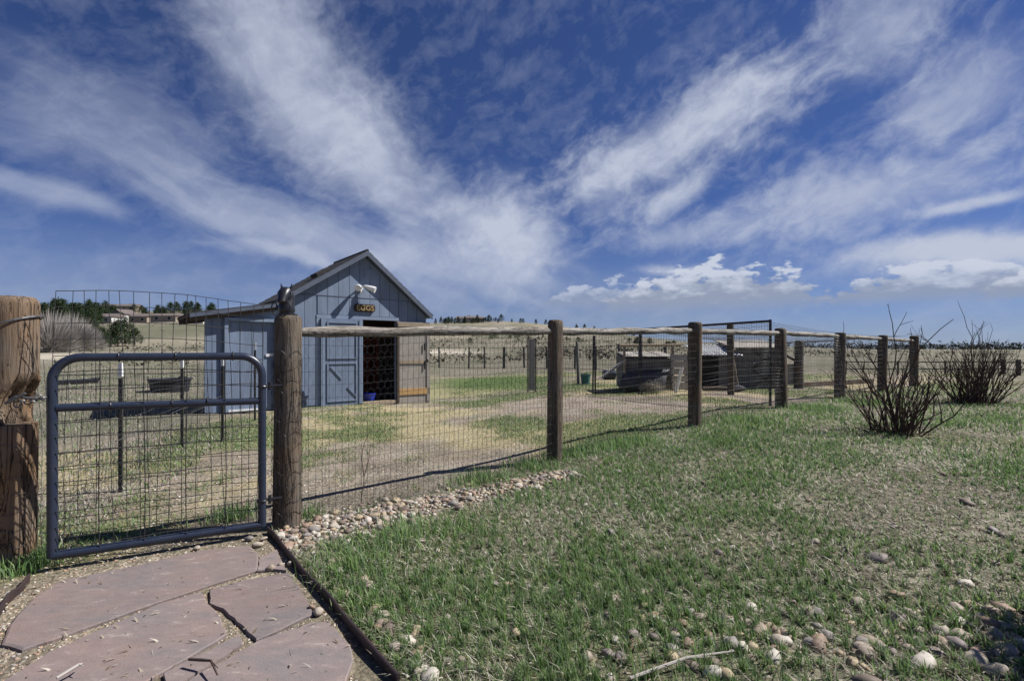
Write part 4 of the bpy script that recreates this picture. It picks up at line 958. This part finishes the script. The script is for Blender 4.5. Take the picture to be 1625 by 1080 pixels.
# pale leafless thicket
def thicket(px, d, wid, hgt, seed, label):
    rs = np.random.default_rng(seed); c = far(px, d); o = thing('bare_thicket', c, label, 'thicket', 'pale leafless thickets'); k = 3200; m = MB()
    u = rs.normal(0, 1, (k, 3)); u /= np.linalg.norm(u, axis=1)[:, None]; u[:, 2] = np.abs(u[:, 2]); u *= (rs.uniform(.3, 1, k) ** .5)[:, None]
    V = []; F = []
    for i in range(k):
        tip = c + Vector((u[i][0] * wid, u[i][1] * wid * .7, u[i][2] * hgt)); b = c + Vector((u[i][0] * wid * .55, u[i][1] * wid * .4, u[i][2] * hgt * .45)); m_ = len(V)
        w_ = .04; wv_ = Vector(rs.normal(0, 1, 3)).normalized() * w_; V += [b - wv_, b + wv_, tip]; F.append((m_, m_ + 1, m_ + 2))
    m.add(V, F); m.build('twigs', 'palet', o)
    m = MB()
    for i in range(9): th = rs.uniform(0, 6.28); m.tube([c, c + Vector((math.cos(th) * wid * .35, math.sin(th) * wid * .3, hgt * .5))], [.12, .04], 5)
    m.build('stems', 'palet', o)
thicket(80, 74, 3.6, 5.3, 1, 'pale bare thicket next to the big gate post'); thicket(112, 78, 3.8, 5.2, 2, 'pale bare thicket in the middle of its group'); thicket(138, 80, 2.6, 3.6, 3, 'smallest pale bare thicket, nearest the junipers')
def house(px, d, w, h, dep, wallm, label, rot=0):
    c = far(px, d); o = thing('far_house', c, label, 'house', 'far houses'); o.rotation_euler = (0, 0, rot); 
    def loc(m, nm, mt, par=o):
        q = MB(); q.v, q.f = m.v, m.f; me = bpy.data.meshes.new(nm); me.from_pydata(q.v, [], q.f); me.materials.append(M[mt]); ob = bpy.data.objects.new(nm, me); COL.objects.link(ob); ob.parent = par; return ob
    m = MB().box((0, 0, h / 2 - 1), (w, dep, h + 2)); wl = loc(m, 'wall', wallm)
    rh = h * .5
    m = MB().prism([(-w / 2 - .4, -dep / 2 - .4, h), (-w / 2 - .4, dep / 2 + .4, h), (-w / 2 - .4, 0, h + rh)], (w + .8, 0, 0)); loc(m, 'roof', 'hroof')
    nw = max(2, int(w / 3.2))
    for i in range(nw):
        x = -w / 2 + w * (i + .5) / nw; m = MB().box((x, -dep / 2 - .03, h * .55), (1.3, .1, 1.3)); loc(m, 'window', 'hwall', wl)
        m = MB().box((x, -dep / 2 - .09, h * .55), (1.05, .06, 1.05)); loc(m, 'pane', 'pane', wl)
house(172, 235, 8, 2.7, 7, 'hwall', 'low white house with a brown roof among the hillside trees'); house(197, 250, 5, 4, 6, 'hwall', 'narrow white gabled house between hillside trees', 1.2)
house(228, 240, 7, 2.6, 6, 'htan', 'tan house right of the white houses on the hillside'); house(318, 190, 5.5, 2.2, 6, 'hwall', 'small bright white outbuilding just left of the shed wall')
house(192, 352, 20, 3, 8, 'htan', 'long house on the ridge line at the far left'); house(268, 215, 9, 2, 6, 'htan', 'low barn in the field under the lean-to roof')
house(752, 335, 12, 3, 9, 'htan', 'house on the ridge right of the shed gable', .3); house(735, 345, 9, 3, 9, 'hwall', 'pale roofed building on the ridge beside the tan house')

# ------------------------------------------------------------------ stones
def ico(seed):
    bm = bmesh.new(); bmesh.ops.create_icosphere(bm, subdivisions=2, radius=1)
    for v in bm.verts: v.co *= 1 + .34 * mnoise.noise(v.co * 1.2 + Vector((seed * 7.3, 0, 0))) + .13 * mnoise.noise(v.co * 2.7 + Vector((0, seed, 0)))
    me = bpy.data.meshes.new('stone'); bm.to_mesh(me); bm.free(); me.shade_smooth(); me.materials.append(M['cobble']); return me
SM = [ico(i) for i in range(7)]
def stone(c, s, par, name='stone'):
    o = bpy.data.objects.new(name, SM[int(rng.integers(0, 7))]); COL.objects.link(o); o.parent = par; o.location = c - wloc(par)
    o.scale = (s * rng.uniform(.85, 1.35), s * rng.uniform(.7, 1.0), s * rng.uniform(.5, .75)); o.rotation_euler = (rng.normal(0, .25), rng.normal(0, .25), rng.uniform(0, 6.28)); return o
def stone_stuff(cs, ss, name, par):
    bm = bmesh.new(); bmesh.ops.create_icosphere(bm, subdivisions=1, radius=1); bv = np.array([v.co[:] for v in bm.verts]); bf = np.array([[v.index for v in f.verts] for f in bm.faces]); bm.free()
    k = len(cs); sc_ = np.stack([ss * rng.uniform(.8, 1.3, k), ss * rng.uniform(.7, 1, k), ss * rng.uniform(.45, .8, k)], -1)
    th = rng.uniform(0, 6.28, k); v = bv[None] * sc_[:, None] * rng.uniform(.85, 1.12, (k, len(bv), 1)); c_, s_ = np.cos(th)[:, None], np.sin(th)[:, None]
    v = np.stack([v[..., 0] * c_ - v[..., 1] * s_, v[..., 0] * s_ + v[..., 1] * c_, v[..., 2]], -1) + cs[:, None]
    F = (bf[None] + (np.arange(k) * len(bv))[:, None, None]).reshape(-1, 3)
    cols = np.array([(.20, .15, .12), (.34, .27, .20), (.42, .36, .29), (.30, .27, .25), (.36, .24, .17), (.5, .46, .4)])[rng.integers(0, 6, k)]
    me = fastmesh(name, (v - np.array(wloc(par)) if par else v).reshape(-1, 3), F, np.repeat(cols, len(bv), 0)); me.shade_smooth(); me.materials.append(M['stone'])
    o = bpy.data.objects.new(name, me); COL.objects.link(o)
    if par: o.parent = par
    tag(o, kind='stuff'); return o
B0, B1 = G(455, 850), G(900, 752)
bed = bpy.data.objects.new('river_rock_bed', None); COL.objects.link(bed); bed.location = (B0.x, B0.y, 0); tag(bed, kind='structure')
def bedpt():
    t = rng.random() ** 1.25 * 1.06 - .03; w_ = .30 * (1 - t) + .15 * t; p = B0.lerp(B1, t); nn = Vector((-(B1 - B0).y, (B1 - B0).x, 0)).normalized()
    s = np.clip(rng.normal(0, .62), -1.5, 1.5); p = p + nn * w_ * s; p.z = hz1(p.x, p.y); return p, s
placed = []
for i in range(4000):
    if len(placed) >= 300: break
    p, s = bedpt(); r = .015 + .030 * rng.random() ** 1.6
    if se(p.x, p.y) < .03 or any((p.x - a.x) ** 2 + (p.y - a.y) ** 2 < ((r + b) * .72) ** 2 for a, b in placed): continue
    placed.append((p, r)); stone(p + Vector((0, 0, r * .15 + .012 * max(0, 1 - abs(s)))), r, bed)
ps = []
while len(ps) < 1400:
    p, s = bedpt()
    if se(p.x, p.y) > .02: ps.append((p.x, p.y, p.z + .002))
stone_stuff(np.array(ps), rng.uniform(.010, .022, len(ps)), 'small_stones', bed)
cp = bpy.data.objects.new('loose_cobbles', None); COL.objects.link(cp); cp.location = (1.2, 2, 0); tag(cp, kind='structure')
k = 0
while k < 210:
    u_ = rng.random()
    if u_ < .55: p = G(rng.uniform(960, 1640), 985 + abs(rng.normal(0, 1)) * 55 - 30 * rng.random())
    elif u_ < .72: p = G(*(lambda a: (470 + a * 190 + abs(rng.normal(0, 25)) + 25, 880 + a * 215))(rng.random()))
    else: p = G(rng.uniform(640, 1600), rng.uniform(740, 1060))
    if se(p.x, p.y) < .04 or sf(p.x, p.y) > -.1: continue
    r = rng.uniform(.018, .042); stone(p + Vector((0, 0, r * .22)), r, cp, 'cobble'); k += 1
for px, py in ((495, 968), (505, 975), (395, 858), (408, 868), (430, 905), (445, 900), (460, 898), (312, 873), (418, 858)):
    p = G(px, py); stone(p + Vector((0, 0, .018)), rng.uniform(.018, .03), cp, 'cobble')
q1 = Gv(rng.uniform(0, 560, 3600), rng.uniform(850, 1085, 3600)); q1 = q1[(se(q1[:, 0], q1[:, 1]) < -.01) & (sf(q1[:, 0], q1[:, 1]) < .3)]
q2 = Gv(rng.uniform(480, 1640, 1700), rng.uniform(760, 1085, 1700)); q2 = q2[(se(q2[:, 0], q2[:, 1]) > .04) & (sf(q2[:, 0], q2[:, 1]) < -.1)]
q3 = Gv(rng.uniform(80, 1200, 3800), 640 + 240 * rng.random(3800) ** 1.3); q3 = q3[(sf(q3[:, 0], q3[:, 1]) > .1) & (q3[:, 0] > -5)]
ps = np.concatenate([q1, q2, q3])
ps = np.array(ps); stone_stuff(ps, rng.uniform(.003, .009, len(ps)) * np.clip(np.hypot(ps[:, 0], ps[:, 1]) / 3, .8, 2.2), 'gravel', None)

# ------------------------------------------------------------------ grass
def blades(P, L, wd, lean, cols, name, label, flat=0):
    k = len(P); th = rng.uniform(0, 6.28, k); wx = np.stack([np.cos(th), np.sin(th), np.zeros(k)], -1) * (wd / 2)[:, None]
    la = rng.uniform(0, 6.28, k); ld = np.stack([np.cos(la), np.sin(la), np.zeros(k)], -1) * (lean * L)[:, None]; up = np.array((0, 0, 1.))
    ld = ld + np.array((-.12, .02, 0)) * L[:, None]
    hgt = L * np.sqrt(np.clip(1 - np.minimum(lean, .97) ** 2, .03, 1))
    mid = P + ld * .35 + up * (hgt * .6)[:, None]; tip = P + ld * 1.0 + up * hgt[:, None]
    V = np.stack([P - wx, P + wx, mid + wx * .8, mid - wx * .8, tip], 1).reshape(-1, 3)
    b = (np.arange(k) * 5)[:, None]; F = np.concatenate([b + np.array([[0, 1, 2]]), b + np.array([[0, 2, 3]]), b + np.array([[3, 2, 4]])], 1).reshape(-1, 3)
    me = fastmesh(name, V, F, np.repeat(cols, 5, 0)); me.materials.append(M['blade']); o = bpy.data.objects.new(name, me); COL.objects.link(o); tag(o, label, 'grass', kind='stuff'); return o
def scatter(n, fn, rmin, rmax, a0=-50, a1=50, p=1.0):
    a = np.radians(rng.uniform(a0, a1, n)); r = rmin * (rmax / rmin) ** (rng.random(n) ** p); x, y = r * np.sin(a), r * np.cos(a); k = fn(x, y); return x[k], y[k]
def inbed(x, y):
    d = (B1 - B0); L2 = d.x ** 2 + d.y ** 2; t = ((x - B0.x) * d.x + (y - B0.y) * d.y) / L2; s = np.abs((x - B0.x) * -d.y + (y - B0.y) * d.x) / math.sqrt(L2)
    return (t > -.15) & (t < 1.03) & (s < .33 * (1 - t) + .13 * t)
def lawnmask(x, y): return (se(x, y) > .03) & (sf(x, y) < -.02) & ~(inbed(x, y) & (rng.random(x.shape) < .84)) & (y < 19)
GREENS = np.array([(.145, .245, .07), (.19, .29, .095), (.105, .19, .07), (.24, .31, .14), (.18, .25, .14)])
DRY = np.array([(.46, .43, .34), (.36, .335, .26), (.60, .57, .48), (.24, .21, .165)])
def lawn(n, rmin, rmax, scale):
    x, y = scatter(n, lawnmask, rmin, rmax, -50, 58)
    dens_ = vnoise(x, y, 1.3, 21) + .5 * vnoise(x, y, 6, 22); bare = vnoise(x, y, .45, 23)
    k = rng.random(len(x)) < np.clip(.92 + .5 * dens_ - .35 * np.clip(bare - .1, 0, 1), .25, 1); x, y, dens_ = x[k], y[k], dens_[k]
    k = rng.random(len(x)) < np.clip((np.hypot(x, y) - 1.75) / .75, .28, 1) * 1.0 + .6 * (x < .3); x, y, dens_ = x[k], y[k], dens_[k]
    # tufts: pull blades to nearby centres
    cw = .085; ix, iy = np.floor(x / cw), np.floor(y / cw); h1 = np.modf(np.sin(ix * 127.1 + iy * 311.7) * 43758.5453)[0] % 1; h2 = np.modf(np.sin(ix * 269.5 + iy * 183.3) * 43758.5453)[0] % 1
    pull = np.where(rng.random(len(x)) < .72, rng.uniform(.35, .85, len(x)), 0); x = x + pull * ((ix + .15 + .7 * h1) * cw - x); y = y + pull * ((iy + .15 + .7 * h2) * cw - y)
    dens_ = dens_ + .45 * (h1 - .5) + .35 * (h2 - .5)
    x = x + rng.normal(0, .006, len(x)); green = rng.random(len(x)) < np.clip(.66 + .5 * dens_, .28, .94)
    d = np.hypot(x, y); P = np.stack([x, y, height(x, y) - .004], -1)
    L = np.where(green, rng.uniform(.02, .068, len(x)), rng.uniform(.03, .085, len(x))) * (1 + .35 * dens_) * scale
    lean = np.where(green, np.abs(rng.normal(.45, .3, len(x))), rng.uniform(.7, 1.0, len(x)))
    cols = np.where(green[:, None], GREENS[rng.integers(0, 5, len(x))], DRY[rng.integers(0, 4, len(x))]) * rng.uniform(.75, 1.3, (len(x), 1))
    return P, L, np.clip(.0026 * d ** .75, .0028, .016), np.clip(lean, 0, .98), cols
parts = [lawn(250000, 1.45, 6.5, 1.0), lawn(190000, 5.5, 19, 1.1)]
blades(*[np.concatenate(z) for z in zip(*parts)], 'lawn_grass', 'patchy green and straw-coloured lawn grass in the foreground')
def penmask(x, y): return (sf(x, y) > .05) & (x > -6) & (y < 26)
x, y = scatter(230000, penmask, 3.4, 26, -48, 50)
d = np.hypot(x, y)
gpz = vnoise(x, y, .75, 7) + .7 * vnoise(x, y, 2.2, 31) + .12 + 1.6 * np.exp(-((x + .7) / 2.6) ** 2 - ((y - 19) / 4.5) ** 2)
k = (rng.random(len(x)) < np.clip(gpz * 1.6 + .1, 0, 1)) & ~((x < -1.9) & (((x - SO.x) * SN.x + (y - SO.y) * SN.y) < .15)); x, y, d, gpz = x[k], y[k], d[k], gpz[k]
green = rng.random(len(x)) < np.clip(.35 + .5 * gpz, 0, .95)
cols = np.where(green[:, None], GREENS[rng.integers(0, 5, len(x))], np.array([(.42, .34, .17), (.36, .3, .17), (.30, .26, .17)])[rng.integers(0, 3, len(x))]) * rng.uniform(.75, 1.25, (len(x), 1))
blades(np.stack([x, y, height(x, y) - .004], -1), rng.uniform(.02, .055, len(x)), .0022 * d ** .8, np.where(green, rng.uniform(.2, .8, len(x)), rng.uniform(.75, .98, len(x))), cols, 'pen_grass', 'sparse low grass and straw on the dirt inside the pen')
# taller tufts along the fence foot and by the left post
cs = [(G(*p), r, n) for p, r, n in (((905, 722), .25, 420), ((960, 712), .3, 480), ((1010, 705), .3, 420), ((840, 740), .25, 300), ((760, 765), .3, 300), ((1180, 668), .5, 500), ((1290, 650), .6, 600), ((20, 905), .16, 420), ((55, 900), .08, 120), ((495, 820), .1, 60), ((468, 800), .05, 40), ((370, 822), .18, 260), ((1380, 640), .6, 500), ((560, 900), .25, 300), ((640, 850), .3, 320))]
P = []; 
for c, r, n in cs:
    q_ = rng.normal(0, r * .5, (n, 2)) + np.array((c.x, c.y)); P.append(q_)
P = np.concatenate(P); k = len(P)
blades(np.stack([P[:, 0], P[:, 1], height(P[:, 0], P[:, 1]) - .004], -1), rng.uniform(.07, .15, k), np.clip(.0026 * np.hypot(P[:, 0], P[:, 1]) ** .75, .003, .012), np.clip(np.abs(rng.normal(.35, .25, k)), 0, .95), GREENS[rng.integers(0, 5, k)] * rng.uniform(.8, 1.4, (k, 1)), 'tall_tufts', 'taller bright green grass tufts at the foot of the fence')
# dry pasture tufts beyond the gate
x, y = scatter(60000, lambda x, y: (sf(x, y) > .1) & (x < -2.9 - .3 * (y - 3)) & ((x < -6.6) | (y < 8.6)), 3.3, 45, -50, -8)
d = np.hypot(x, y); nz = vnoise(x, y, 1.1, 41); k = rng.random(len(x)) < .55 + .5 * nz; x, y, d, nz = x[k], y[k], d[k], nz[k]; green = rng.random(len(x)) < .25 + .3 * nz
cols = np.where(green[:, None], GREENS[rng.integers(0, 5, len(x))], DRY[rng.integers(0, 4, len(x))] * .8) * rng.uniform(.7, 1.2, (len(x), 1))
blades(np.stack([x, y, height(x, y) - .004], -1), rng.uniform(.03, .10, len(x)), .0022 * d ** .85, rng.uniform(.3, .95, len(x)), cols, 'pasture_grass', 'dry greyish pasture grass beyond the gate')
# sticks lying about
rs = np.random.default_rng(9)
for (a, b, lab) in (((1000, 1075), (1165, 1032), 'long curved dry stick on the cobbles at the bottom'), ((90, 1075), (130, 1052), 'dry twig on the left flagstone'), ((300, 1045), (345, 1070), 'forked dark twig lying on the flagstones')):
    p, q_ = G(*a, .02 if a[0] > 600 else .05), G(*b, .03 if a[0] > 600 else .05); o = thing('dry_stick', p, lab, 'stick'); m = MB(); md = p.lerp(q_, .5) + Vector((.02, .02, .012)); m.tube([p, p.lerp(md, .5), md, q_], [.006, .006, .005, .003], 6)
    m.tube([md, md.lerp(q_, .4) + Vector((.03, -.02, .005))], [.003, .0015], 5); m.build('stem', 'palet' if a[0] != 300 else 'twig', o, True)
# dry leaf and straw litter on the path, the rock bed and the lawn
q1 = Gv(rng.uniform(0, 560, 900), rng.uniform(840, 1085, 900)); q1 = q1[(se(q1[:, 0], q1[:, 1]) < -.02) & (sf(q1[:, 0], q1[:, 1]) < .3)]; q1 = q1[rng.random(len(q1)) < np.where(sf(q1[:, 0], q1[:, 1]) > -.28, 1, .28)]; q1[:, 2] += .017
q2 = Gv(rng.uniform(440, 1640, 1500), 745 + 340 * rng.random(1500)); q2 = q2[(se(q2[:, 0], q2[:, 1]) > .03) & (sf(q2[:, 0], q2[:, 1]) < -.05)]; q2[:, 2] += .018
q3 = Gv(rng.uniform(80, 450, 900), rng.uniform(720, 870, 900)); q3 = q3[sf(q3[:, 0], q3[:, 1]) > .02]; q3[:, 2] += .006
P = np.concatenate([q1, q2, q3]); k = len(P)
blades(P, rng.uniform(.012, .045, k), rng.uniform(.004, .013, k), rng.uniform(.9, .98, k), np.array([(.42, .37, .28), (.30, .24, .17), (.55, .51, .43), (.16, .12, .08)])[rng.integers(0, 4, k)] * rng.uniform(.8, 1.2, (k, 1)), 'leaf_litter', 'dry leaf and straw litter on the path and lawn')['category'] = 'litter'
